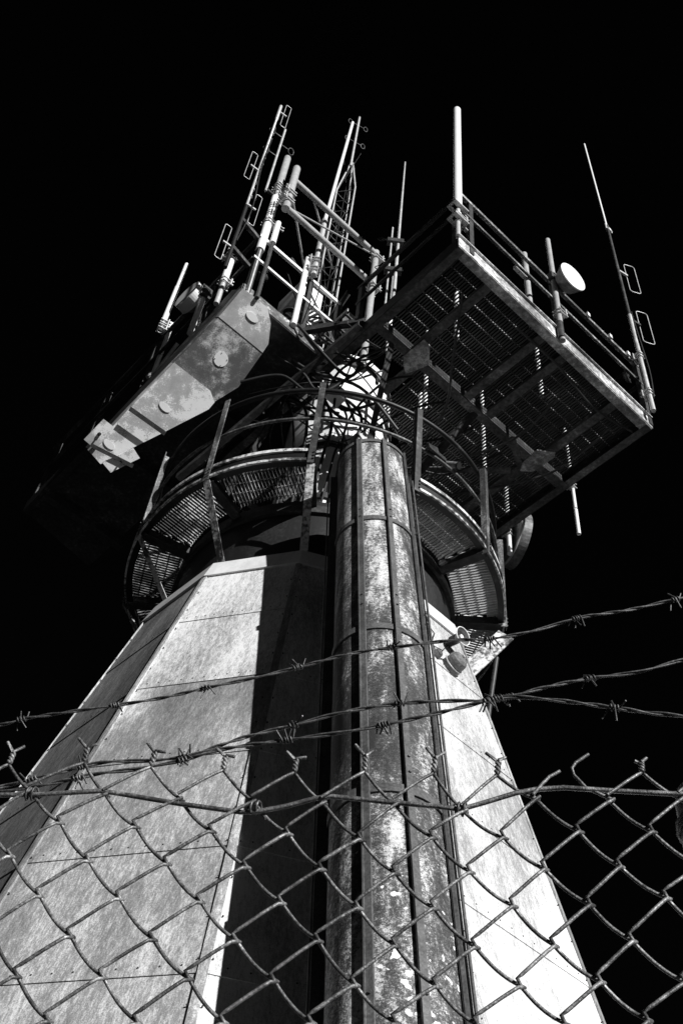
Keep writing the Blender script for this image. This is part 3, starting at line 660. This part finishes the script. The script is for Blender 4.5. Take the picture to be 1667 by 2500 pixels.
# bright fibreglass whip at far left
p = W(-1.91, .72, 0); t = thing('whip_antenna', 'bright white fibreglass rod at the far left of the tower top', 'antenna', (p.x, p.y, ZD + .05), AN)
zj = ztop(p, 788); zt = ztop(p, 644); zc = ztop(p, 702)
q = MB(); q.rod((p.x, p.y, zj), (p.x, p.y, zc - .006), .030, 12); q.domed((p.x, p.y, zc + .006), (p.x, p.y, zt), .025, 12); q.build('radome', 'white', t)
q = MB(); q.rod((p.x, p.y, zj - .12), (p.x, p.y, zj), .024, 10); q.build('ferrule', 'alu', t)
p2 = p + V((.085, .04, 0)); q = MB(); q.tube([(p2.x, p2.y, ZD + .02), (p2.x, p2.y, zj + .06)], [.02, .027], 10); q.build('mount_pole', 'white', t)
for z in (zj - .02, zj - .12): clamp(V((p.x, p.y, z)), .026, V((.9, .4, 0)), t)
q = MB(); q.bar(V((p2.x, p2.y, ZD + .35)), W(-1.84, .75, ZD + .35), .05, .05); q.rod(V((p2.x, p2.y, ZD + .3)), V((p2.x, p2.y, ZD + .3)) + DB * -.35 + UP * .25, .018, 8); q.build('wall_bracket', 'alu', t)

# side-on dish at left
c = atz(467, 728, 11.25); p = W(-1.9, AB(c)[1] - .12, 0); dd = V((math.cos(R(224)), math.sin(R(224)), .03)).normalized()
t = thing('microwave_dish', 'white drum dish seen edge-on at the left deck edge', 'dish', c)
q = MB(); q.disc(c - dd * .05, dd, .165, .11, 40, rb=.165); q.build('dish_shell', 'white', t)
q = MB(); q.disc(c - dd * .14, dd, .15, .09, 32, rb=.05); q.build('dish_back', 'alu', t)
q = MB(); q.bar(c - dd * .12, V((p.x, p.y, c.z)), .06, .07); q.box(V((p.x, p.y, c.z)), DA * .06, DB * .05, UP * .09); q.build('dish_bracket', 'dark', t)
q = MB(); q.domed((p.x, p.y, ZD + .1), (p.x, p.y, ztop(p, 705)), .030, 12); q.build('mount_pole', 'white', t)
p = W(-1.72, .02, 11.0); q = MB(); q.box(p, DA * .10, DB * .11, UP * .16); q.box(p + UP * .165, DA * .11, DB * .12, UP * .006); t = thing('equipment_cabinet', 'small dark equipment cabinet beside the edge-on dish on the left deck', 'cabinet', p); q.build('cabinet_shell', 'dark', t)
q = MB(); q.box(p - DB * .112, DA * .08, DB * .004, UP * .13); q.build('cabinet_door', 'steel', t)

# poles hanging past the deck's near edge
p = W(1.87, -1.45, 0); zb = ztop(p, 1304); zm = ztop(p, 1243)
t = thing('short_pole', 'two-part pale pole hanging below the outer edge of the grated deck', 'pole', (p.x, p.y, zb))
q = MB(); q.rod((p.x, p.y, zb), (p.x, p.y, zm - .01), .019, 12); q.rod((p.x, p.y, zm + .01), (p.x, p.y, 11.5), .017, 12); q.build('pole', 'white', t)
clamp(V((p.x, p.y, ZD + .1)), .018, -DA, t)
p = W(1.87, -.61, 0); zb = ztop(p, 1352)
t = thing('short_pole', 'thick pale pole end hanging in front of the large dish under the deck', 'pole', (p.x, p.y, zb))
q = MB(); q.rod((p.x, p.y, zb), (p.x, p.y, 11.4), .028, 14); q.build('pole', 'white', t); clamp(V((p.x, p.y, ZD + .06)), .028, -DA, t)
c = W(1.98, -.52, 10.56); dd = (DA * .92 - DB * .38 + UP * -.02).normalized()
t = thing('microwave_dish', 'large grey dish seen from behind under the near deck corner', 'dish', c)
q = MB(); q.disc(c, dd, .31, .12, 48, rb=.295); q.build('dish_shell', 'bell', t)
q = MB(); q.tube([c + dd * .01 + (dd.orthogonal().normalized() * math.cos(x) + dd.cross(dd.orthogonal().normalized()) * math.sin(x)) * .298 for x in [i * math.pi / 24 for i in range(48)]], .012, 6, closed=True); q.build('dish_rim', 'alu', t)
q = MB(); q.disc(c - dd * .10, dd, .07, .1, 20); q.bar(c - dd * .06, W(1.87, -.61, 10.52), .05, .08); q.build('dish_bracket', 'dark', t)
c = W(1.60, -2.40, 11.15); dd = (DB * .7 - DA * .7).normalized()
t = thing('microwave_dish', 'tiny dark dish behind the rail at the outer deck corner', 'dish', c)
q = MB(); q.disc(c, -DB + DA * .3, .075, .04, 24, rb=.05); q.build('dish_shell', 'dark', t); q = MB(); q.rod(c, W(1.70, -2.50, 11.15), .012, 8); q.build('dish_bracket', 'steel', t)

# clutter between the decks
def cable(label, pts, r, n=8, m='black'):
    o = MB(); P_ = [V(p) for p in pts]; out = []
    for i in range(len(P_) - 1):
        p0, p1, p2, p3 = P_[max(i - 1, 0)], P_[i], P_[i + 1], P_[min(i + 2, len(P_) - 1)]
        for k in range(8):
            s = k / 8; out.append(.5 * ((2 * p1) + (p2 - p0) * s + (2 * p0 - 5 * p1 + 4 * p2 - p3) * s * s + (3 * p1 - p0 - 3 * p2 + p3) * s ** 3))
    out.append(P_[-1]); o.tube(out, r, n); ob = o.build('feeder_cable', m, origin=P_[0]); tag(ob, label, 'cable'); return ob
CB = 'feeder cables running between the decks and the trunk'
k = 0
for i in range(9):
    a0 = -1.35 + i * .05; an = R(-150 + i * 9)
    ob = cable('black feeder cable among many looping from the trunk up to the decks', [pol(.58, an, 9.0 + .1 * (i % 3)), pol(.62, an + .1, 9.7), pol(.80, an + .15, 10.1 + .05 * (i % 4)), W(-.95 - .03 * i, -.55 + .12 * (i % 5), 10.45 + .03 * i), W(-1.1 - .02 * i, -.7 + .06 * i, 10.9), W(-1.2 + .05 * i, -.75, 11.3)], .011 + .004 * (i % 2)); ob['group'] = CB
for i in range(5):
    an = R(-110 + i * 22)
    ob = cable('black feeder cable among many looping from the trunk up to the decks', [pol(.60, an, 8.6), pol(.60, an + .05, 9.5), pol(.70, an + .1, 10.2), pol(1.1, an + .3, 10.35), W(-.6 + .4 * i, -1.3, 10.35)], .012); ob['group'] = CB
# coil of spare cable
c = atz(705, 778, 10.75); cn = -ray(705, 778) + UP * .4
x_ = cn.normalized().orthogonal().normalized(); y_ = cn.normalized().cross(x_); q = MB()
for j in range(5): q.tube([c + cn.normalized() * .016 * j + (x_ * math.cos(i * .314) + y_ * math.sin(i * .314)) * (.075 + .012 * math.sin(j * 2.1)) for i in range(20)], .009, 6, closed=True)
tag(q.build('cable_coil', 'black', origin=c), 'coil of spare black cable hung between the two decks', 'cable coil')
c = atz(700, 817, 10.6); t = thing('junction_box', 'pale metal box below the cable coil between the decks', 'box', c)
q = MB(); q.box(c, DA * .085, DB * .05, UP * .06); q.build('box_body', 'alu', t); q = MB(); q.box(c - DB * .053, DA * .075, DB * .004, UP * .05); q.build('box_lid', 'white', t)
c = atz(648, 680, 11.0); ax_ = (V((-.5, -.45, -.6))).normalized(); t = thing('floodlight', 'small dark cylinder floodlight above the capped panel', 'lamp', c)
q = MB(); q.rod(c, c + ax_ * .13, .034, 14, .044); q.build('lamp_body', 'black', t); q = MB(); q.rod(c - UP * .0, c + UP * .12, .012, 8); q.bar(c + UP * .12, W(-1.7, -.8, c.z + .12), .02, .02); q.build('lamp_bracket', 'steel', t)
c = W(-1.02, -.42, 11.22); t = thing('equipment_cabinet', 'tall white equipment cabinet standing between the two decks', 'cabinet', (c.x, c.y, ZD + .06))
q = MB(); q.box(c, DA * .13, DB * .20, UP * .70); q.build('cabinet_shell', 'trunk', t); q = MB(); q.box(c - DB * .203, DA * .11, DB * .004, UP * .6); q.build('cabinet_door', 'white', t)
for i, (pa, pb) in enumerate((((-.95, -1.2, 10.5), (-1.5, .3, 11.4)), ((-.84, -.9, 10.6), (-1.4, -.7, 11.9)), ((-.86, .1, 10.5), (-.8, -.9, 11.7)))):
    q = MB(); q.angle(W(*pa), W(*pb), .05, .006, UP, DA); tag(q.build('brace_bar', 'steel', origin=W(*pa)), ('dark angle-iron brace rising from the grated deck to the left deck', 'dark steep angle-iron brace beside the white cabinet', 'dark crossed angle-iron brace behind the white cabinet')[i], 'brace', 'braces between the decks')

RS = random.Random(5)
EX_ = 'loose feeder cables tangled between the decks'
for i in range(26):
    z = RS.uniform(9.7, 11.3); p0 = W(RS.uniform(-1.5, -.9), RS.uniform(-.75, .4), z + RS.uniform(0, .5)); p3 = W(RS.uniform(-.75, -.1), RS.uniform(-1.25, -.55), RS.uniform(9.6, 10.9))
    m1 = p0.lerp(p3, .35) + V((RS.uniform(-.2, .2), RS.uniform(-.2, .1), RS.uniform(-.35, .15))); m2 = p0.lerp(p3, .7) + V((RS.uniform(-.2, .2), RS.uniform(-.2, .1), RS.uniform(-.35, .1)))
    ob = cable('one of the loose black cables tangled between the left deck and the grated deck', [p0, m1, m2, p3], RS.choice((.006, .008, .011, .016)), 6, RS.choice(('black', 'black', 'black', 'dark'))); ob['group'] = EX_
t = thing('cable_ladder', 'metal cable ladder running along the edge of the grated deck towards the trunk', 'cable ladder', W(-.98, -1.1, 10.62))
for o in (0, .16):
    q = MB(); q.bar(W(-1.0 + o, -1.25, 10.62), W(-1.0 + o, 1.2, 10.62), .012, .05); q.build('side_rail', 'railst', t)
q = MB()
for i in range(16): q.bar(W(-1.0, -1.2 + i * .15, 10.62), W(-.84, -1.2 + i * .15, 10.62), .02, .012)
q.build('rungs', 'post', t)['kind'] = 'stuff'
for i, (a, b, z, u, v, h, m_, lab) in enumerate(((-.72, -.98, 10.95, .10, .05, .14, 'alu', 'pale upright terminal box on the edge of the grated deck near the trunk'), (-.62, -.72, 10.2, .08, .06, .07, 'trunk', 'white terminal box hanging under the deck beside the trunk'),
        (-.35, -.80, 9.6, .06, .05, .10, 'post', 'grey terminal box low on the trunk above the ring walkway'), (-1.15, -.72, 11.0, .05, .05, .18, 'dark', 'dark slim terminal box behind the white rails'))):
    c = W(a, b, z); t = thing('terminal_box', lab, 'box', c); q = MB(); q.box(c, DA * u, DB * v, UP * h); q.build('box_body', m_, t)
    q = MB(); q.box(c - DB * (v + .004), DA * u * .85, DB * .003, UP * h * .85); q.build('box_lid', 'alu' if i != 3 else 'steel', t); q = MB(); q.rod(c - UP * h, c - UP * (h + .12), .012, 8); q.build('cable_gland', 'black', t)
for i, (pa, pb, lab) in enumerate((((-.9, -1.3, 10.42), (-1.3, .6, 9.5), 'dark angle-iron brace slanting from the grated deck down behind the ring handrail'), ((-.86, -.2, 10.4), (-.9, .6, 9.2), 'short dark angle-iron brace under the deck edge left of the trunk'),
        ((-1.2, -.78, 10.55), (-.85, -1.3, 10.55), 'dark angle-iron tie joining the ends of the two decks'), ((-.6, -1.4, 10.42), (-.1, -.5, 9.3), 'dark angle-iron brace from the main deck beam to the trunk'), ((.5, -1.42, 10.42), (.15, -.5, 9.3), 'dark angle-iron brace from the main deck beam above the duct'))):
    q = MB(); q.angle(W(*pa), W(*pb), .06, .007, UP, DA); tag(q.build('brace_bar', 'steel', origin=W(*pa)), lab, 'brace')
for i, (P_, lab) in enumerate((([(-.5, -2.2, 10.36), (-.1, -1.7, 10.30), (.2, -1.3, 10.2), (.3, -.7, 10.0), (.2, -.5, 9.2)], 'dark hose sagging under the grated deck above the duct'), ([(.9, -2.1, 10.38), (.95, -1.5, 10.33), (.7, -.9, 10.25), (.5, -.5, 9.9)], 'dark hose running under the middle of the grated deck'),
        ([(1.5, -2.2, 10.38), (1.5, -1.5, 10.34), (1.1, -.8, 10.28), (.5, -.3, 10.0)], 'dark hose running under the outer half of the grated deck'), ([(1.7, -2.3, 10.42), (1.2, -2.25, 10.33), (.6, -2.3, 10.36), (.1, -2.28, 10.40)], 'dark cable slung just inside the outer deck beam'))):
    cable(lab, [W(*p) for p in P_], .012, 8, 'dark')
for i, (a, b, lab) in enumerate(((.9, -1.9, 'rusty conduit pipe standing on the grated deck left of the dish pole'), (-.1, -1.75, 'rusty conduit pipe standing on the grated deck near its left edge'), (.25, -1.0, 'pale pipe standing on the grated deck above the duct'), (1.2, -.9, 'pale pipe standing on the outer half of the grated deck'), (-.45, -1.2, 'pale short pipe on the grated deck beside the trunk'), (.75, -.4, 'tall pale pipe on the grated deck right of the trunk'))):
    p = W(a, b, ZP); q = MB(); q.rod(p, p + UP * (.9 if i < 2 else 1.5), .022, 10); tag(q.build('pipe', 'white', origin=p), lab.replace('rusty', 'pale'), 'pipe')
# feeders up the masts
for lab, a, b, z0, z1 in (('thin black feeder running up the four-dipole mast', -2.07, -.86, 11.0, 13.6), ('thin black feeder taped to the tall whip mast at the outer corner', 1.72, -2.58, 10.7, 12.4), ('thin black feeder hanging beside the bright pole antenna', -1.18, -.92, 10.7, 12.6)):
    cable(lab, [W(a, b, z0) + V((.0, -.02, 0)), W(a, b, z0 + (z1 - z0) * .3) + V((.035, 0, 0)), W(a, b, z0 + (z1 - z0) * .65) + V((.0, -.03, 0)), W(a, b, z1)], .006, 6)
# cameras on the walkway post by the duct
a = TH + 3 * math.pi / 6 + R(2); c0 = pol(1.64, a, 8.80)
cc = atz(1064, 1108, 9.03)
for i, (tip, lab) in enumerate(((V((-.35, -.45, -.75)), 'round dark security camera pointing down on the walkway post by the duct'), (V((.6, -.35, -.45)), 'second security camera aimed right on the walkway post by the duct'))):
    c = cc + DA * .13 * i - UP * .02 * i; t = thing('security_camera', lab, 'camera', c, 'cameras on the walkway post'); tip.normalize()
    q = MB(); q.rod(c, c + tip * .11, .030, 14); q.build('camera_body', 'bell', t); q = MB(); q.rod(c + tip * .112, c + tip * .125, .031, 14); q.build('lens_hood', 'black', t)
    q = MB(); q.rod(c, c + UP * .05 - tip * .02, .01, 8); q.bar(c + UP * .05 - tip * .02, c0 + UP * .05, .025, .035); q.build('camera_arm', 'steel', t)

# bell, horn, junction box on the right-hand face
am = TH + 3.5 * math.pi / 6; fn_ = V((math.cos(am), math.sin(am), SL)).normalized(); fo = cr(3, 7.0, .004)
onf = lambda x, y: onplane(x, y, fo, fn_)
ft = V((-math.sin(am), math.cos(am), 0)); fu = fn_.cross(ft)
c = onf(1098, 1630); t = thing('alarm_bell', 'round dark alarm bell bolted to the white right-hand tower face', 'bell', c)
q = MB(); q.disc(c, fn_, .072, .035, 32, rb=.076); q.build('bell_base', 'bell', t)
q = MB(); pr = [(.03, .070), (.075, .070), (.095, .064), (.112, .048), (.120, .025), (.121, .0)]; n = 32
for (h0, r0), (h1, r1) in zip(pr, pr[1:]):
    q.add([c + fn_ * h + (ft * math.cos(2 * math.pi * i / n) + fu * math.sin(2 * math.pi * i / n)) * r for h, r in ((h0, r0), (h1, r1)) for i in range(n)], [(i, (i + 1) % n, n + (i + 1) % n, n + i) for i in range(n)], 0, True)
q.build('gong', 'bell', t); q = MB(); q.disc(c + fn_ * .12, fn_, .012, .012, 10); q.build('gong_nut', 'alu', t)
q = MB(); q.tube([c + fn_ * .036 + (ft * math.cos(x) + fu * math.sin(x)) * .073 for x in [i * math.pi / 18 for i in range(36)]], .004, 6, closed=True); q.build('bell_ring', 'alu', t)
c = onf(1092, 1574); t = thing('horn_siren', 'small horn siren with pale flared rim above the alarm bell', 'siren', c)
hx = (fn_ * .8 + ft * .25 - ray(1100, 1570) * .45).normalized(); n = 28; q = MB(); q.rod(c, c + fn_ * .05, .03, 12); q.rod(c + fn_ * .04, c + fn_ * .04 + hx * .05, .036, 16); q.build('horn_body', 'dark', t)
q = MB(); pr = [(.04, .024), (.07, .034), (.095, .050), (.118, .070)]; xx = hx.orthogonal().normalized(); yy = hx.cross(xx); b0 = c + fn_ * .03
for (h0, r0), (h1, r1) in zip(pr, pr[1:]):
    q.add([b0 + hx * h + (xx * math.cos(2 * math.pi * i / n) + yy * math.sin(2 * math.pi * i / n)) * r for h, r in ((h0, r0), (h1, r1)) for i in range(n)], [(i, (i + 1) % n, n + (i + 1) % n, n + i) for i in range(n)], 0, True)
q.build('horn_bell', 'bell', t); q = MB(); q.tube([b0 + hx * .115 + (xx * math.cos(x) + yy * math.sin(x)) * .070 for x in [i * math.pi / 14 for i in range(28)]], .004, 6, closed=True); q.build('horn_rim', 'white', t)
q = MB(); q.disc(b0 + hx * .085, hx, .018, .02, 14); q.build('horn_core', 'white', t)
c = onf(1063, 1600); t = thing('junction_box', 'little round cable junction box left of the alarm bell', 'box', c)
q = MB(); q.disc(c, fn_, .034, .035, 8); q.build('box_body', 'bell', t); q = MB(); q.disc(c + fn_ * .036, fn_, .030, .006, 8); q.build('box_lid', 'strap', t)
for i, P_ in enumerate(([(1036, 1500), (1048, 1535), (1058, 1548), (1052, 1568), (1060, 1590)], [(1038, 1510), (1044, 1545), (1050, 1575), (1078, 1590), (1094, 1572)], [(1063, 1605), (1080, 1612), (1098, 1625)])):
    q = MB(); q.tube([onf(x, y) + fn_ * .008 for x, y in P_], .004, 6); tag(q.build('signal_cable', 'black', origin=onf(*P_[0])), ('thin black cable dropping to the junction box on the white face', 'thin black cable curving to the horn siren on the white face', 'short black cable between junction box and alarm bell')[i], 'cable')
ob = cable('dark hose hanging from the walkway behind the right tower edge', [pol(1.55, R(2), 8.1), pol(1.5, R(6), 7.6), pol(1.45, R(10), 7.0), pol(1.52, R(12), 6.2)], .02, 8, 'dark')

# guy wire at far right
q = MB(); q.rod((6.5, 12.5, 14.5), (4.2, 8.6, 8.1), .012, 6); tag(q.build('guy_wire', 'black', origin=(4.2, 8.6, 8.1)), 'thin dark guy wire far right of the tower', 'wire')

# ------------------------------------------------------------------ chain-link fence
YAW = .187; fdir = V((math.cos(YAW), -math.sin(YAW), 0)); fnrm = V((math.sin(YAW), math.cos(YAW), 0)); FO = V((0, .85, 0))
fp = lambda x, y, o=0.: onplane(x, y, FO + fnrm * o, fnrm)
rows = {1: [76, 1926, 260, 1937, 442, 1947, 621, 1953, 791, 1956, 966, 1959, 1133, 1976, 1309, 1944, 1490, 1950, 1663, 1944],
        2: [149, 2002, 333, 2012, 518, 2023, 705, 2029, 882, 2043, 1057, 2038, 1230, 2038, 1414, 2023, 1592, 2023],
        3: [27, 2083, 217, 2094, 409, 2102, 602, 2110, 786, 2115, 966, 2125, 1148, 2122, 1329, 2114, 1513, 2108],
        4: [98, 2180, 293, 2186, 490, 2194, 688, 2197, 876, 2210, 1060, 2210, 1253, 2204, 1440, 2201, 1627, 2184],
        5: [173, 2278, 374, 2286, 577, 2289, 778, 2289, 966, 2301, 1160, 2304, 1352, 2301, 1543, 2289],
        6: [43, 2376, 252, 2378, 461, 2381, 669, 2386, 867, 2397, 1066, 2400, 1271, 2400, 1466, 2389],
        7: [119, 2484, 336, 2489, 547, 2489, 761, 2489, 966, 2488, 1165, 2494, 1379, 2491, 1580, 2482]}
start = {1: 0, 2: 1, 3: 0, 4: 1, 5: 2, 6: 1, 7: 2}
S_0, Z_0, P_C, D_R = -.24766, 2.2601, .032986, .034352
res = {}
for r_i, l in rows.items():
    for i in range(0, len(l), 2):
        q = fp(l[i], l[i + 1]); c_i = start[r_i] + i
        res[(c_i, r_i)] = ((q - FO).dot(fdir) - (S_0 + P_C * c_i), q.z - (Z_0 - D_R * r_i))
def fnode(c_i, r_i):
    """regular mesh plus the sag and pull measured at the nearest nodes"""
    if (c_i, r_i) in res: ds, dz_ = res[(c_i, r_i)]
    else:
        ws = 0; ds = dz_ = 0
        for (cc_, rr_), (x_, y_) in res.items():
            d2 = (cc_ - c_i) ** 2 + (rr_ - r_i) ** 2; wgt = 1 / (d2 ** 1.5); ws += wgt; ds += wgt * x_; dz_ += wgt * y_
        ds /= ws; dz_ /= ws
        fade = 1 / (1 + max(0, r_i - 9) * .3); ds *= fade; dz_ *= fade
    return FO + fdir * (S_0 + P_C * c_i + ds) + UP * (Z_0 - D_R * r_i + dz_)
WR = .00165
fence = thing('chain_link_fence', 'galvanised chain-link fence with twisted barbed top edge across the foreground', 'fence', FO)
NR = 62
TW = {}                                             # twisted tips over row-1 gaps: column -> (base, top, left tip, right tip)
for c_i, P_ in {-1: ((22, 1866), (34, 1838), (20, 1812), (62, 1822)), 1: ((206, 1862), (214, 1826), (193, 1803), (238, 1817)), 3: ((369, 1872), (379, 1836), (361, 1814), (406, 1836)),
                5: ((545, 1880), (552, 1846), (530, 1828), (574, 1848)), 7: ((718, 1886), (723, 1855), (700, 1835), (748, 1849)), 9: ((890, 1884), (893, 1846), (867, 1818), (911, 1833)),
                11: ((1057, 1888), (1063, 1850), (1040, 1825), (1086, 1837)), 13: ((1212, 1893), (1216, 1858), (1185, 1838), (1234, 1850)), 17: ((1566, 1886), (1564, 1862), (1548, 1858), (1577, 1851))}.items():
    TW[c_i] = [fp(*x) for x in P_]
mesh = MB(); tips = MB()
def stroke(p, q, yo0, yo1, bow):
    """one leg of the woven wire from node p to node q, with a soft S-bend near its ends"""
    L_ = (q - p); out = []; down = V((0, 0, -1))
    for i in range(9):
        t_ = i / 8; s_t = t_ * t_ * (3 - 2 * t_)
        bp = p + L_ * t_ + (V((-fdir.x, -fdir.y, 0)) * .5 + down) * bow * math.sin(math.pi * t_) + UP * L_.z * .13 * (s_t - t_)
        out.append(bp + fnrm * (yo0 + (yo1 - yo0) * t_ + (-.0012 if bow == 0 else .0010) * math.sin(math.pi * t_)))
    return out
EX = .0036
for wi in range(-19, 33):                           # wire wi: left turns at column 2wi-1.. , right turns one column further
    cl_, cr2 = wi, wi + 1
    pts = []
    r_ = 1 if (wi % 2 == 0) else 2                  # a left turn sits at column wi on rows of matching parity
    # nodes: odd rows at even columns, even rows at odd columns
    rowlist = list(range(1, NR))
    prev = None
    for rr_ in rowlist:
        onleft = ((rr_ % 2 == 1) == (wi % 2 == 0))
        nd = fnode(cl_ if onleft else cr2, rr_)
        nd = nd + fdir * (-EX if onleft else EX) * .8 + UP * (.0022 if onleft else -.0022)
        if prev is not None:
            pn_, pl_ = prev
            if pl_: pts += stroke(pn_, nd, .0030, .0030, .0032)[0 if not pts else 1:]      # "\" leg, at the back, bowed
            else: pts += stroke(pn_, nd, -.0030, -.0030, 0)[0 if not pts else 1:]          # "/" leg, at the front
        prev = (nd, onleft)
    mesh.tube(pts, WR * random.uniform(.95, 1.05), 8)
    # top end of this wire
    first_left = (wi % 2 == 0); nd = fnode(cl_ if first_left else cr2, 1) + fdir * (-EX if first_left else EX) * .8 + UP * (.0022 if first_left else -.0022)
    tc2 = cr2 if first_left else cl_                # twist column it rises to
    if tc2 == 15:
        if first_left: cu = [nd, fp(1322, 1918), fp(1340, 1900), fp(1366, 1886)]
        else: cu = [nd, fp(1430, 1920), fp(1400, 1889), fp(1395, 1872), fp(1405, 1858), fp(1436, 1838)]
        tips.tube([nd] + [c + fnrm * (-.002 if first_left else .002) for c in cu[1:]], WR, 8); continue
    if tc2 in TW: b_, tp, lt_, rt_ = TW[tc2]
    else:
        b_ = fnode(tc2, 0); b_ = b_ + UP * .002; tp = b_ + UP * .013 + fdir * .001; lt_ = tp + UP * .011 - fdir * .008; rt_ = tp + UP * .005 + fdir * .009
    leg = stroke(nd, b_, -.003 if first_left else .003, 0, 0 if first_left else .002)
    ph = 0 if first_left else math.pi; hel = []; axd = (tp - b_)
    e1 = axd.normalized().cross(fnrm).normalized()
    for i in range(1, 19):
        t_ = i / 18; an = ph + t_ * 2 * math.pi * 1.75
        hel.append(b_ + axd * t_ + (e1 * math.cos(an) + fnrm * math.sin(an)) * WR * .95)
    tips.tube(leg + hel + [lt_ if not first_left else rt_], WR * .97, 8)
mesh.build('wire_mesh', 'wire', fence)
tips.build('twisted_tips', 'wire', fence)
tl = [(-260, 1946), (0, 1941), (92, 1940), (245, 1931), (275, 1935), (436, 1962), (589, 1983), (631, 1981), (700, 1968), (765, 1950), (808, 1944), (955, 1959), (1060, 1968), (1124, 1976), (1180, 1960), (1259, 1936), (1311, 1927), (1376, 1923), (1500, 1931), (1639, 1938), (1900, 1942)]
q = MB(); q.tube([fp(x, y, .0015 * (-1) ** i) for i, (x, y) in enumerate(tl)], .0023, 8); q.build('tension_wire', 'wire', fence)
for x, y in ((76, 1938), (621, 1972), (1124, 1976)):
    q = MB(); c = fp(x, y); q.tube([c + (UP * math.cos(i * .7) + fnrm * math.sin(i * .7)) * .006 + fdir * (.0006 * i - .006) for i in range(22)] + [c + fdir * .012 - UP * .012], .0011, 6)
    q.build('tie_wire', 'barbed', fence)
for sx, tipy in ((fp(1706, 1930, .035), 1), (FO + fdir * .95 + fnrm * .03 + UP * 2.2, 1), (FO + fdir * -.62 + fnrm * .03 + UP * 2.2, 1)):
    q = MB(); q.domed((sx.x, sx.y, 0), (sx.x, sx.y, 2.275), .024, 16); q.build('fence_post', 'galv', fence)
    if sx.x > .6 or sx.x < -.5:
        top = V((sx.x, sx.y, 2.25)); q = MB(); q.bar(top, top + fnrm * .33 + UP * .32, .03, .03); q.build('outrigger_arm', 'galv', fence)
    for z in (2.215, 2.13, 1.9, 1.6):
        q = MB(); q.tube([V((sx.x, sx.y, z)) + (fdir * math.cos(i * .5) + fnrm * math.sin(i * .5)) * .026 + UP * .0006 * i for i in range(30)], .0018, 6)
        q.build('tie_wire', 'wire', fence)

# ------------------------------------------------------------------ barbed wire
def barbed(label, P_, off, barbs, up0):
    pts = [fp(x, y, off) for x, y in P_]; fine = []
    for i in range(len(pts) - 1):
        p0, p1, p2, p3 = pts[max(i - 1, 0)], pts[i], pts[i + 1], pts[min(i + 2, len(pts) - 1)]
        ns = max(4, int((p2 - p1).length / .004))
        for k in range(ns):
            s = k / ns; fine.append(.5 * ((2 * p1) + (p2 - p0) * s + (2 * p0 - 5 * p1 + 4 * p2 - p3) * s * s + (3 * p1 - p0 - 3 * p2 + p3) * s ** 3))
    fine.append(pts[-1])
    t = thing('barbed_wire', label, 'barbed wire', fine[len(fine) // 2], 'barbed wire strands above the fence')
    h = []; L_ = 0; ph0 = random.uniform(0, 6)
    for i, p in enumerate(fine):
        if i: L_ += (p - fine[i - 1]).length
        d = (fine[min(i + 1, len(fine) - 1)] - fine[max(i - 1, 0)]).normalized(); u = (UP - d * d.z).normalized(); v = d.cross(u)
        an = ph0 + L_ / .085 * 2 * math.pi + .9 * math.sin(L_ * 31); h.append((p, u * math.cos(an) + v * math.sin(an), d, u, v))
    q = MB()
    for sg in (-1, 1): q.tube([p + o * .0013 * sg for p, o, d, u, v in h], .0013, 7)
    q.build('twisted_strand', 'barbed', t)
    for j, bx in enumerate(barbs):
        i = min(range(len(fine)), key=lambda i_: abs(proj(fine[i_])[0] - bx)); p, o, d, u, v = h[i]; q = MB()
        for k in range(2):
            an0 = random.uniform(0, 6.28); hel = []; sh = (k - .5) * .006
            for s in range(25):
                an = an0 + s / 24 * 2 * math.pi * 1.6; hel.append(p + d * (sh + (s / 24 - .5) * .006) + (u * math.cos(an) + v * math.sin(an)) * .0033)
            t0 = (hel[0] - hel[1]).normalized(); t1 = (hel[-1] - hel[-2]).normalized()
            sp = .0125 * random.uniform(.8, 1.2)
            q.tube([hel[0] + (t0 + d * random.uniform(-.6, .2)).normalized() * sp] + hel + [hel[-1] + (t1 + d * random.uniform(-.2, .6)).normalized() * sp], .0010, 6)
        q.build('barb', 'barbed', t)
barbed('highest barbed wire strand, crossing well above the others', [(-300, 1826), (0, 1770), (53, 1756), (170, 1738), (282, 1722), (400, 1703), (501, 1680), (620, 1655), (728, 1629), (850, 1597), (957, 1581), (1105, 1563), (1196, 1560), (1310, 1538), (1414, 1508), (1540, 1488), (1667, 1459), (1950, 1400)], .26,
       (-190, 53, 280, 502, 726, 955, 1195, 1408, 1648, 1860), 0)
barbed('middle barbed wire strand that rises again to the right edge', [(-300, 1990), (0, 1922), (92, 1899), (191, 1874), (214, 1868), (275, 1859), (367, 1857), (452, 1847), (509, 1830), (600, 1799), (718, 1770), (840, 1738), (974, 1718), (1100, 1711), (1191, 1710), (1240, 1702), (1330, 1678), (1440, 1656), (1560, 1640), (1667, 1611), (1950, 1545)], .17,
       (-150, 78, 200, 455, 716, 974, 1236, 1440, 1690, 1880), 0)
barbed('lowest barbed wire strand that sinks towards the right edge', [(-300, 1975), (0, 1933), (99, 1918), (191, 1899), (245, 1888), (344, 1876), (440, 1857), (530, 1832), (600, 1820), (702, 1806), (820, 1790), (936, 1770), (1080, 1738), (1160, 1718), (1190, 1711), (1244, 1701), (1360, 1710), (1500, 1728), (1580, 1740), (1667, 1749), (1950, 1790)], .115,
       (-160, 190, 452, 702, 936, 1188, 1216, 1500, 1745), 0)
